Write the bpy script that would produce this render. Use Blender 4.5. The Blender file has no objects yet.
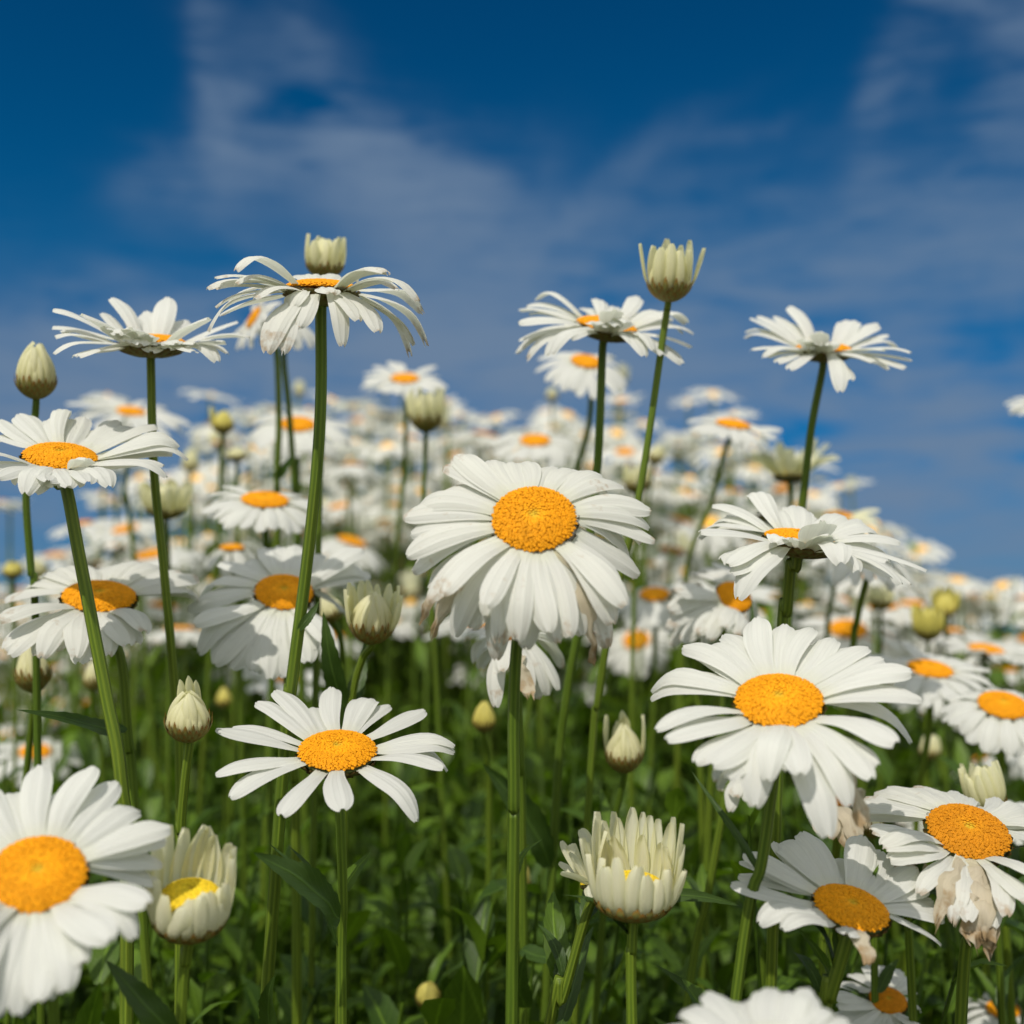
import bpy, math, random
import numpy as np
from mathutils import Vector, Matrix, Quaternion, noise as mnoise

random.seed(11)
S = bpy.context.scene
COL = S.collection
R_ = math.radians

# ------------------------------------------------------------------ camera
FPX = 1200.0                    # focal length in pixels of the 1024 frame
HOR = 640.0                     # picture row of the horizon
CAMH = 0.65
PITCH = math.atan((HOR - 512.0) / FPX)
cam_data = bpy.data.cameras.new('camera')
cam = bpy.data.objects.new('camera', cam_data)
COL.objects.link(cam)
S.camera = cam
cam.location = (0, 0, CAMH)
cam.rotation_euler = (math.pi / 2 + PITCH, 0, 0)
cam_data.sensor_width = 36.0
cam_data.lens = FPX / 1024 * 36.0
cam_data.clip_start = 0.02
cam_data.clip_end = 2000
cam_data.dof.use_dof = True
cam_data.dof.focus_distance = 0.475
cam_data.dof.aperture_fstop = 6.8
S.render.resolution_x = S.render.resolution_y = 1024

CO = Vector((0, 0, CAMH))
CF = Vector((0, math.cos(PITCH), math.sin(PITCH)))
CU = Vector((0, -math.sin(PITCH), math.cos(PITCH)))
CR = Vector((1, 0, 0))


def ray(x, y):
    """ray with unit depth along the camera axis"""
    return CF + CR * ((x - 512) / FPX) - CU * ((y - 512) / FPX)


def at(x, y, d):
    return CO + ray(x, y) * d


# ------------------------------------------------------------------ sun, exposure
SUN_EL, SUN_AZ = R_(49), R_(203)       # azimuth clockwise from +Y: behind the camera, a little to the left
sun_dir = Vector((math.sin(SUN_AZ) * math.cos(SUN_EL), math.cos(SUN_AZ) * math.cos(SUN_EL), math.sin(SUN_EL)))
sl = bpy.data.lights.new('sun', 'SUN')
sl.energy = 3.45
sl.angle = R_(0.5)
sl.color = (1.0, 0.94, 0.845)
so = bpy.data.objects.new('sun', sl)
COL.objects.link(so)
so.rotation_euler = sun_dir.to_track_quat('Z', 'Y').to_euler()
S.view_settings.view_transform = 'Standard'
S.view_settings.look = 'None'
S.view_settings.exposure = 0.0
S.view_settings.gamma = 1.0


# ------------------------------------------------------------------ node helper
class NT:
    def __init__(self, tree):
        self.t = tree
        tree.nodes.clear()

    def n(self, typ, **kw):
        nd = self.t.nodes.new(typ)
        for k, v in kw.items():
            if k.startswith('i_'):
                nd.inputs[k[2:].replace('_', ' ')].default_value = v
            else:
                setattr(nd, k, v)
        return nd

    def l(self, a, b):
        self.t.links.new(a, b)

    def m(self, op, a, b=None, c=None, clamp=False):
        nd = self.t.nodes.new('ShaderNodeMath')
        nd.operation = op
        nd.use_clamp = clamp
        for i, v in enumerate((a, b, c)):
            if v is None:
                continue
            if isinstance(v, (int, float)):
                nd.inputs[i].default_value = v
            else:
                self.l(v, nd.inputs[i])
        return nd.outputs[0]

    def mix(self, fac, a, b, blend='MIX'):
        nd = self.t.nodes.new('ShaderNodeMix')
        nd.data_type = 'RGBA'
        nd.blend_type = blend
        for sock, v in ((nd.inputs[0], fac), (nd.inputs[6], a), (nd.inputs[7], b)):
            if isinstance(v, (int, float)):
                sock.default_value = v
            elif isinstance(v, tuple):
                sock.default_value = v if len(v) == 4 else (*v, 1)
            else:
                self.l(v, sock)
        return nd.outputs[2]

    def ramp(self, fac, stops, interp='LINEAR'):
        nd = self.t.nodes.new('ShaderNodeValToRGB')
        cr = nd.color_ramp
        cr.interpolation = interp
        while len(cr.elements) > 1:
            cr.elements.remove(cr.elements[0])
        for i, (p, c) in enumerate(stops):
            e = cr.elements[0] if i == 0 else cr.elements.new(p)
            e.position = p
            if isinstance(c, (int, float)):
                c = (c, c, c)
            e.color = (*c[:3], 1)
        self.l(fac, nd.inputs[0])
        return nd.outputs[0]


# ------------------------------------------------------------------ world sky
W = bpy.data.worlds.new('World')
S.world = W
W.use_nodes = True
w = NT(W.node_tree)
tc = w.n('ShaderNodeTexCoord')
sky = w.n('ShaderNodeTexSky', sky_type='NISHITA')
sky.sun_disc = False
sky.sun_elevation = SUN_EL
sky.sun_rotation = SUN_AZ
sky.air_density = 1.0
sky.dust_density = 0.3
sky.ozone_density = 3.0
sep = w.n('ShaderNodeSeparateXYZ')
w.l(tc.outputs['Generated'], sep.inputs[0])
dx, dy, dz = sep.outputs
az = w.m('ARCTAN2', dx, dy)
el = w.m('ARCSINE', dz)
front = w.m('MULTIPLY_ADD', dy, 2.5, -0.75, clamp=True)         # 1 towards the field, 0 behind the camera
# the deep polarised blue of the sky at right angles to the sun
blue = w.ramp(dz, [(0.0, (0.09, 0.26, 0.53)), (0.12, (0.035, 0.31, 0.56)), (0.30, (0.006, 0.37, 0.58)), (0.50, (0.004, 0.295, 0.49)), (1.0, (0.02, 0.27, 0.45))])
deep = w.mix(front, (1.0, 1.0, 0.92), blue)
skyc = w.mix(1.0, sky.outputs[0], deep, 'MULTIPLY')


def azel(x, y):
    r = ray(x, y).normalized()
    return math.atan2(r.x, r.y), math.asin(r.z)


comb = w.n('ShaderNodeCombineXYZ')
w.l(az, comb.inputs[0])
w.l(el, comb.inputs[1])


def cloud_noise(scale, rot, stretch, detail=6, rough=0.55, dist=0.4, off=(0, 0, 0)):
    mp = w.n('ShaderNodeMapping')
    mp.inputs['Rotation'].default_value = (0, 0, R_(rot))
    mp.inputs['Scale'].default_value = (1, stretch, 1)
    mp.inputs['Location'].default_value = off
    w.l(comb.outputs[0], mp.inputs[0])
    nz = w.n('ShaderNodeTexNoise')
    nz.inputs['Scale'].default_value = scale
    nz.inputs['Detail'].default_value = detail
    nz.inputs['Roughness'].default_value = rough
    nz.inputs['Distortion'].default_value = dist
    w.l(mp.outputs[0], nz.inputs['Vector'])
    return nz.outputs['Fac']


def fibre(rot, off):
    """feathery streaks along one direction"""
    a = cloud_noise(9.0, rot, 5.5, 9, 0.66, 0.7, off)
    b = cloud_noise(4.5, rot, 1.8, 5, 0.5, 0.6, (off[0] + 3, off[1], 0))
    return w.m('ADD', w.m('MULTIPLY', a, 0.55), w.m('MULTIPLY', b, 0.45))


f_a = fibre(24, (1.3, .2, 0))
f_b = fibre(-36, (4.1, 2.2, 0))
f_c = fibre(-72, (2.4, 6.2, 0))
f_d = fibre(-5, (7.3, 5.2, 0))
warp = w.m('MULTIPLY_ADD', cloud_noise(7.0, 0, 1.0, 5, 0.55, 0.2, (9, 1, 0)), 0.16, -0.08)
azw = w.m('ADD', az, warp)
elw = w.m('ADD', el, w.m('MULTIPLY_ADD', cloud_noise(7.0, 40, 1.0, 5, 0.55, 0.2, (2, 7, 0)), 0.12, -0.06))
dens = None
# picture point, half length, half width, angle, strength, fibres
for (px, py, sa, sb, ang, amp, nz) in [
    (222, 95, 80, 16, 72, 0.75, f_c),
    (270, 160, 90, 30, -10, 0.80, f_a),
    (400, 150, 120, 34, 30, 0.95, f_a),
    (440, 215, 110, 46, 10, 0.95, f_a),
    (560, 235, 110, 14, -35, 0.55, f_b),
    (725, 285, 60, 10, -25, 0.5, f_b),
    (735, 130, 30, 8, -15, 0.45, f_b),
    (890, 110, 100, 20, -60, 0.70, f_b),
    (960, 165, 130, 24, -38, 0.75, f_b),
    (1010, 60, 60, 26, -50, 0.6, f_b),
    (985, 5, 50, 18, 25, 0.8, f_a),
    (930, 270, 180, 34, -28, 0.62, f_b),
    (480, 340, 460, 70, -8, 1.15, f_d),
    (150, 420, 280, 70, -14, 1.25, f_d),
    (560, 440, 560, 80, 0, 1.3, f_d),
    (880, 400, 260, 36, 8, 1.0, f_d),
    (900, 495, 280, 38, 4, 1.35, f_d),
    (560, 590, 700, 30, 0, 1.1, f_d),
]:
    a0, e0 = azel(px, py)
    ca, sa_ = math.cos(R_(-ang)), math.sin(R_(-ang))
    da = w.m('SUBTRACT', azw, a0)
    de = w.m('SUBTRACT', elw, e0)
    p = w.m('DIVIDE', w.m('ADD', w.m('MULTIPLY', da, ca), w.m('MULTIPLY', de, sa_)), sa / FPX)
    q = w.m('DIVIDE', w.m('SUBTRACT', w.m('MULTIPLY', de, ca), w.m('MULTIPLY', da, sa_)), sb / FPX)
    r2 = w.m('ADD', w.m('MULTIPLY', p, p), w.m('MULTIPLY', q, q))
    g = w.m('MULTIPLY', w.m('EXPONENT', w.m('MULTIPLY', r2, -0.7)), amp)
    g = w.m('MULTIPLY', g, w.m('MULTIPLY_ADD', nz, 4.8, -1.85, clamp=True))
    dens = g if dens is None else w.m('ADD', dens, g)
# unseen bright cloud behind the camera, added as fill light for the shadows
back = w.m('MULTIPLY', w.m('SUBTRACT', 1.0, front), w.m('MULTIPLY_ADD', cloud_noise(2.5, 20, 1.6), 2.4, -0.45, clamp=True))
dens = w.m('MULTIPLY', w.m('ADD', w.m('MULTIPLY', dens, 1.22), w.m('MULTIPLY', back, 1.3)), 0.85)
dens = w.m('SUBTRACT', 1.0, w.m('EXPONENT', w.m('MULTIPLY', dens, -1.25)))
cloudc = w.mix(front, (11.5, 11.5, 10.8), (1.50, 2.25, 3.4))
skyc = w.mix(dens, skyc, cloudc)
bg = w.n('ShaderNodeBackground')
bg.inputs['Strength'].default_value = 0.10
w.l(skyc, bg.inputs[0])
wo = w.n('ShaderNodeOutputWorld')
w.l(bg.outputs[0], wo.inputs[0])


# ------------------------------------------------------------------ materials
def mat(name):
    m = bpy.data.materials.new(name)
    m.use_nodes = True
    return m, NT(m.node_tree)


def finish(k, colour, rough=0.55, trans=None, tfac=0.0, bump=None, bstr=0.2, bdist=0.0004, spec=0.3):
    p = k.n('ShaderNodeBsdfPrincipled')
    p.inputs['Roughness'].default_value = rough
    p.inputs['Specular IOR Level'].default_value = spec
    if isinstance(colour, tuple):
        p.inputs['Base Color'].default_value = (*colour, 1)
    else:
        k.l(colour, p.inputs['Base Color'])
    if bump is not None:
        b = k.n('ShaderNodeBump')
        b.inputs['Strength'].default_value = bstr
        b.inputs['Distance'].default_value = bdist
        k.l(bump, b.inputs['Height'])
        k.l(b.outputs[0], p.inputs['Normal'])
    out = k.n('ShaderNodeOutputMaterial')
    if tfac > 0:
        t = k.n('ShaderNodeBsdfTranslucent')
        if isinstance(trans, tuple):
            t.inputs[0].default_value = (*trans, 1)
        else:
            k.l(trans, t.inputs[0])
        mx = k.n('ShaderNodeMixShader')
        mx.inputs[0].default_value = tfac
        k.l(p.outputs[0], mx.inputs[1])
        k.l(t.outputs[0], mx.inputs[2])
        k.l(mx.outputs[0], out.inputs[0])
    else:
        k.l(p.outputs[0], out.inputs[0])


def petal_material(name, base, worn, tint=0.0, tintc=(0.80, 0.82, 0.40), tf=0.40):
    m, k = mat(name)
    uv = k.n('ShaderNodeUVMap')
    sp = k.n('ShaderNodeSeparateXYZ')
    k.l(uv.outputs[0], sp.inputs[0])
    u, v = sp.outputs[0], sp.outputs[1]
    oi = k.n('ShaderNodeObjectInfo')
    geo = k.n('ShaderNodeTexCoord')
    # veins along the petal
    mp = k.n('ShaderNodeMapping')
    mp.inputs['Scale'].default_value = (14, 0.6, 1)
    k.l(uv.outputs[0], mp.inputs[0])
    cmb = k.n('ShaderNodeVectorMath', operation='ADD')
    k.l(mp.outputs[0], cmb.inputs[0])
    k.l(oi.outputs['Location'], cmb.inputs[1])
    vn = k.n('ShaderNodeTexNoise')
    vn.inputs['Scale'].default_value = 1.6
    vn.inputs['Detail'].default_value = 4
    k.l(cmb.outputs[0], vn.inputs['Vector'])
    vein = vn.outputs['Fac']
    col = k.mix(k.m('MULTIPLY_ADD', vein, 1.6, -0.45, clamp=True), tuple(c * 0.86 for c in base), base)
    # faint yellow green towards the base of the petal
    col = k.mix(k.m('MULTIPLY', k.ramp(v, [(0.0, 1.0), (0.25, 0.0)]), 0.35), col, (0.70, 0.72, 0.40))
    if tint > 0:
        col = k.mix(k.m('MULTIPLY', k.ramp(v, [(0.0, 1.0), (0.45, 0.75), (1.0, 0.3)]), tint), col, tintc)
    if tint > 0:
        # greenish yellow margins of young petals, so that each folded petal reads on its own
        e = k.m('POWER', k.m('ABSOLUTE', k.m('MULTIPLY_ADD', u, 2.0, -1.0)), 3.0)
        col = k.mix(k.m('MULTIPLY', e, 0.38), col, (0.68, 0.66, 0.27))
    # brown age marks
    sn = k.n('ShaderNodeTexNoise')
    sn.inputs['Scale'].default_value = 240.0
    sn.inputs['Detail'].default_value = 5
    sn.inputs['Roughness'].default_value = 0.62
    k.l(geo.outputs['Object'], sn.inputs['Vector'])
    sn2 = k.n('ShaderNodeTexNoise')
    sn2.inputs['Scale'].default_value = 75.0
    sn2.inputs['Detail'].default_value = 3
    k.l(geo.outputs['Object'], sn2.inputs['Vector'])
    tipm = k.ramp(v, [(0.0, 0.0), (0.72, 0.10), (0.93, 0.55), (1.0, 1.0)])
    a = k.m('ADD', k.m('MULTIPLY', sn.outputs['Fac'], 0.55), k.m('MULTIPLY', sn2.outputs['Fac'], 0.6))
    a = k.m('ADD', a, k.m('MULTIPLY', tipm, 0.20))
    thr = 0.84 - 0.20 * worn
    sc = k.m('MULTIPLY', k.m('SUBTRACT', a, thr), 7.0, clamp=True)
    sc = k.m('MULTIPLY', sc, 0.35 + 0.45 * worn)
    brown = k.mix(sn.outputs['Fac'], (0.20, 0.10, 0.035), (0.55, 0.36, 0.16))
    col = k.mix(sc, col, brown)
    tr = k.mix(1.0, col, (0.96, 1.0, 0.86), 'MULTIPLY')
    finish(k, col, 0.5, tr, tf, vein, 0.55, 0.0006, 0.22)
    return m


M_PETAL = petal_material('white_petal', (0.83, 0.83, 0.795), 0.0)
M_WORN = petal_material('worn_white_petal', (0.83, 0.825, 0.78), 0.64)
M_WILT = petal_material('wilted_petal', (0.68, 0.60, 0.46), 0.95)
M_CREAM = petal_material('cream_young_petal', (0.88, 0.87, 0.75), 0.0, 0.45, (0.90, 0.86, 0.46), 0.42)
M_BUD = petal_material('folded_bud_petal', (0.90, 0.88, 0.70), 0.0, 0.55, (0.90, 0.83, 0.34), 0.45)


M_YELLOW = petal_material('yellow_bud_petal', (0.86, 0.78, 0.26), 0.0, 0.6, (0.80, 0.68, 0.10), 0.40)


def attr_material(name, rough, noise_scale=900, amt=0.35, trans=0.0, spec=0.25):
    m, k = mat(name)
    at_ = k.n('ShaderNodeVertexColor', layer_name='Col')
    geo = k.n('ShaderNodeTexCoord')
    nz = k.n('ShaderNodeTexNoise')
    nz.inputs['Scale'].default_value = noise_scale
    nz.inputs['Detail'].default_value = 3
    k.l(geo.outputs['Object'], nz.inputs['Vector'])
    f = k.m('MULTIPLY_ADD', nz.outputs['Fac'], amt * 2, 1.0 - amt)
    hv = k.n('ShaderNodeHueSaturation')
    k.l(at_.outputs[0], hv.inputs['Color'])
    k.l(f, hv.inputs['Value'])
    finish(k, hv.outputs[0], rough, hv.outputs[0], trans, nz.outputs['Fac'], 0.3, 0.0003, spec)
    return m


M_DISC = attr_material('disc_florets', 0.65, 6, 0.15, 0.12, 0.15)
M_CALYX = attr_material('calyx_bracts', 0.6, 8, 0.4)


def stem_material():
    m, k = mat('green_stem')
    uv = k.n('ShaderNodeUVMap')
    mp = k.n('ShaderNodeMapping')
    mp.inputs['Scale'].default_value = (9, 2.2, 1)
    k.l(uv.outputs[0], mp.inputs[0])
    nz = k.n('ShaderNodeTexNoise')
    nz.inputs['Scale'].default_value = 1.3
    nz.inputs['Detail'].default_value = 5
    k.l(mp.outputs[0], nz.inputs['Vector'])
    oi = k.n('ShaderNodeObjectInfo')
    a = k.mix(oi.outputs['Random'], (0.130, 0.210, 0.018), (0.205, 0.285, 0.024))
    col = k.mix(k.m('MULTIPLY_ADD', nz.outputs['Fac'], 2.2, -0.6, clamp=True), k.mix(1.0, a, (0.55, 0.62, 0.6), 'MULTIPLY'), a)
    ln = k.n('ShaderNodeTexNoise')
    ln.inputs['Scale'].default_value = 14
    ln.inputs['Detail'].default_value = 2
    tco = k.n('ShaderNodeTexCoord')
    k.l(tco.outputs['Object'], ln.inputs['Vector'])
    col = k.mix(k.m('MULTIPLY_ADD', ln.outputs['Fac'], 2.6, -0.95, clamp=True), col, k.mix(1.0, col, (1.0, 0.86, 0.80), 'MULTIPLY'))
    # paler ribs, darker furrows
    sp = k.n('ShaderNodeSeparateXYZ')
    k.l(uv.outputs[0], sp.inputs[0])
    rib = k.m('COSINE', k.m('MULTIPLY', sp.outputs[0], 2 * math.pi * 7))
    col = k.mix(k.m('MULTIPLY_ADD', rib, 0.5, 0.5), k.mix(1.0, col, (0.60, 0.68, 0.62), 'MULTIPLY'), col)
    fine = k.n('ShaderNodeTexNoise')
    fine.inputs['Scale'].default_value = 1500
    geo = k.n('ShaderNodeTexCoord')
    k.l(geo.outputs['Object'], fine.inputs['Vector'])
    finish(k, col, 0.5, col, 0.12, fine.outputs['Fac'], 0.35, 0.0003, 0.3)
    return m


M_STEM = stem_material()


def leaf_material(name, c1, c2, tf=0.28):
    m, k = mat(name)
    uv = k.n('ShaderNodeUVMap')
    sp = k.n('ShaderNodeSeparateXYZ')
    k.l(uv.outputs[0], sp.inputs[0])
    u, v = sp.outputs[0], sp.outputs[1]
    geo = k.n('ShaderNodeNewGeometry')
    tcx = k.n('ShaderNodeTexCoord')
    nz = k.n('ShaderNodeTexNoise')
    nz.inputs['Scale'].default_value = 55
    nz.inputs['Detail'].default_value = 4
    k.l(tcx.outputs['Object'], nz.inputs['Vector'])
    col = k.mix(geo.outputs['Random Per Island'], c1, c2)
    col = k.mix(k.m('MULTIPLY_ADD', nz.outputs['Fac'], 1.8, -0.4, clamp=True), k.mix(1.0, col, (0.62, 0.68, 0.6), 'MULTIPLY'), col)
    mid = k.m('ABSOLUTE', k.m('SUBTRACT', u, 0.5))
    side = k.m('FRACT', k.m('ADD', k.m('MULTIPLY', v, 9.0), k.m('MULTIPLY', mid, -5.0)))
    sv = k.ramp(side, [(0.0, 1.0), (0.08, 0.0), (0.92, 0.0), (1.0, 1.0)])
    mv = k.ramp(mid, [(0.0, 1.0), (0.035, 0.6), (0.07, 0.0)])
    vein = k.m('MAXIMUM', k.m('MULTIPLY', sv, 0.35), mv)
    col = k.mix(k.m('MULTIPLY', vein, 0.5), col, tuple(c * 1.7 + 0.01 for c in c2))
    tr = k.mix(1.0, col, (1.25, 1.35, 0.5), 'MULTIPLY')
    finish(k, col, 0.48, tr, tf, vein, 0.5, 0.0004, 0.35)
    return m


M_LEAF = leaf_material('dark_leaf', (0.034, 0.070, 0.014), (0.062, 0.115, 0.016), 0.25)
M_NEARFOL = leaf_material('shade_toned_low_leaf', (0.036, 0.082, 0.008), (0.130, 0.220, 0.014), 0.34)  # darker than the far growth: shade between the low stems put into the colour
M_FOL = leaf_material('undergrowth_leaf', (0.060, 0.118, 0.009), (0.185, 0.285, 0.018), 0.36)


# ------------------------------------------------------------------ mesh helpers
def new_mesh(name, verts, faces, m, uvs=None, cols=None, smooth=True):
    me = bpy.data.meshes.new(name)
    me.from_pydata([tuple(v) for v in verts], [], faces)
    if uvs is not None:
        lay = me.uv_layers.new(name='UVMap')
        idx = np.zeros(len(me.loops), dtype=np.int32)
        me.loops.foreach_get('vertex_index', idx)
        lay.data.foreach_set('uv', np.asarray(uvs, dtype=np.float32)[idx].ravel())
    if cols is not None:
        ca = me.color_attributes.new('Col', 'FLOAT_COLOR', 'POINT')
        c4 = np.ones((len(verts), 4), dtype=np.float32)
        c4[:, :3] = np.asarray(cols, dtype=np.float32)
        ca.data.foreach_set('color', c4.ravel())
    me.materials.append(m)
    if smooth:
        me.polygons.foreach_set('use_smooth', [True] * len(me.polygons))
    me.update()
    return me


def link(name, me, parent=None):
    o = bpy.data.objects.new(name, me)
    COL.objects.link(o)
    if parent is not None:
        o.parent = parent
    return o


def tag(o, label=None, cat=None, group=None, kind=None):
    if label:
        o['label'] = label
    if cat:
        o['category'] = cat
    if group:
        o['group'] = group
    if kind:
        o['kind'] = kind
    return o


def empty(name, loc):
    o = bpy.data.objects.new(name, None)
    o.empty_display_size = 0.01
    o.location = loc
    COL.objects.link(o)
    return o


def smoothstep(a, b, x):
    t = max(0.0, min(1.0, (x - a) / (b - a)))
    return t * t * (3 - 2 * t)


def ground_z(x, y):
    return 0.435 * math.exp(-((x + 0.06) / 0.82) ** 4) * smoothstep(0.9, 2.9, y) * (1 - smoothstep(5.0, 7.5, y)) \
        + 0.02 * mnoise.noise(Vector((x * 1.3, y * 1.3, 0.3)))


NT_ROWS = 15


def petal_geo(path, sides, Wd, notch=0.02, cup=0.09, rib=0.065, crumple=0.0, seed=0, cols=9, narrow=0.52, tipr=0.3, rag=0.0):
    """path: list of Vectors evenly spaced root to tip; sides: unit side vectors per point. One petal sheet."""
    n = len(path)
    rnd = random.Random(seed)
    ph = rnd.uniform(0, 10)
    L = sum((path[i + 1] - path[i]).length for i in range(n - 1))

    def sample(t):
        t = max(0.0, min(1.0, t)) * (n - 1)
        i = min(n - 2, int(t))
        f = t - i
        return path[i].lerp(path[i + 1], f), sides[i].lerp(sides[i + 1], f).normalized()

    rows = []
    tl = [0, .05, .12, .2, .29, .38, .48, .58, .67, .75, .82, .88, .93, .97, 1.0]
    verts, uvs, faces = [], [], []
    wob = rnd.uniform(-.06, .06)
    sk = rnd.uniform(-.05, .05)
    for t in tl:
        base = narrow + (1 - narrow) * smoothstep(0, .6, t)
        if t > 1 - tipr:
            q = (t - (1 - tipr)) / tipr
            base *= math.sqrt(max(0.0, 1 - q * q * 0.93))
        hw = Wd * .5 * base
        for c in range(cols):
            u = c / (cols - 1) * 2 - 1
            te = t
            if t > .6:
                k = (t - .6) / .4
                te = t - k * (notch * (math.exp(-((u - sk * 4) / .28) ** 2)) + 0.5 * notch * math.exp(-((u + .7) / .2) ** 2)
                              + rag * abs(mnoise.noise(Vector((u * 3 + ph, ph, 1)))))
            p, s = sample(te)
            p2, _ = sample(min(1, te + .04))
            p1, _ = sample(max(0, te - .04))
            tan = (p2 - p1)
            if tan.length < 1e-9:
                tan = path[-1] - path[0]
            nn = tan.normalized().cross(s)
            if nn.length < 1e-6:
                nn = Vector((0, 0, 1))
            nn.normalize()
            env = smoothstep(0, .25, t)
            off = (-cup * (u * u) - rib * (math.cos(u * math.pi * 2.5) * .5)) * Wd * env
            off += Wd * wob * math.sin(t * 5 + ph) * u
            pos = p + s * (hw * u) + nn * off
            if crumple > 0:
                q = Vector((pos.x * 160 + ph, pos.y * 160, pos.z * 160))
                pos = pos + Vector(mnoise.noise_vector(q)) * crumple * Wd * env
            verts.append(pos)
            uvs.append((c / (cols - 1), t))
    for r in range(len(tl) - 1):
        for c in range(cols - 1):
            a = r * cols + c
            faces.append((a, a + 1, a + cols + 1, a + cols))
    return verts, uvs, faces


def tube_geo(pts, rads, nseg=18, ribs=7, ribamp=0.07, cap=True):
    """ribbed stalk along pts"""
    verts, uvs, faces = [], [], []
    n = len(pts)
    ref = Vector((0.3, -1, 0.1)).normalized()
    acc = 0
    for i in range(n):
        t = (pts[min(n - 1, i + 1)] - pts[max(0, i - 1)]).normalized()
        a = (ref - t * ref.dot(t)).normalized()
        b = t.cross(a)
        if i:
            acc += (pts[i] - pts[i - 1]).length
        for j in range(nseg + 1):
            th = 2 * math.pi * j / nseg
            r = rads[i] * (1 + ribamp * math.cos(ribs * th))
            verts.append(pts[i] + a * (r * math.cos(th)) + b * (r * math.sin(th)))
            uvs.append((j / nseg, acc * 12))
    w_ = nseg + 1
    for i in range(n - 1):
        for j in range(nseg):
            a = i * w_ + j
            faces.append((a, a + 1, a + w_ + 1, a + w_))
    return verts, uvs, faces


def catmull(pts, per=10):
    out = []
    P = [pts[0] * 2 - pts[1]] + list(pts) + [pts[-1] * 2 - pts[-2]]
    for i in range(1, len(P) - 2):
        p0, p1, p2, p3 = P[i - 1], P[i], P[i + 1], P[i + 2]
        for k in range(per):
            t = k / per
            out.append(0.5 * ((2 * p1) + (p2 - p0) * t + (2 * p0 - 5 * p1 + 4 * p2 - p3) * t * t + (3 * p1 - p0 - 3 * p2 + p3) * t ** 3))
    out.append(P[-2].copy())
    return out


def leaf_geo(base, tip, up, width, droop=0.15, teeth=9, fold=0.25, seed=0, toothamp=0.10):
    """lanceolate leaf with a folded midrib and a toothed edge"""
    rnd = random.Random(seed)
    ax = tip - base
    L = ax.length
    d = ax.normalized()
    up = (up - d * up.dot(d)).normalized()
    side = d.cross(up)
    n = teeth * 2 + 1
    verts, uvs, faces = [], [], []
    ph = rnd.uniform(0, 6)
    cu = [-1, -.55, 0, .55, 1]
    for i in range(n):
        t = i / (n - 1)
        prof = (math.sin(math.pi * min(1, t ** .75)) ** .8) * (1 - .25 * t) + .06 * (1 - t)
        hw = width * .5 * prof
        if i % 2 == 0:
            hw *= 1 - toothamp
        c = base + d * (L * t) + up * (L * droop * math.sin(math.pi * t) + .02 * L * math.sin(t * 7 + ph)) + side * (L * .05 * math.sin(t * 3 + ph))
        for u in cu:
            verts.append(c + side * (hw * u) + up * (hw * fold * abs(u) + hw * .12 * math.sin(t * 13 + ph + u * 2)))
            uvs.append(((u + 1) / 2, t))
    for i in range(n - 1):
        for j in range(4):
            a = i * 5 + j
            faces.append((a, a + 1, a + 6, a + 5))
    return verts, uvs, faces


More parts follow.
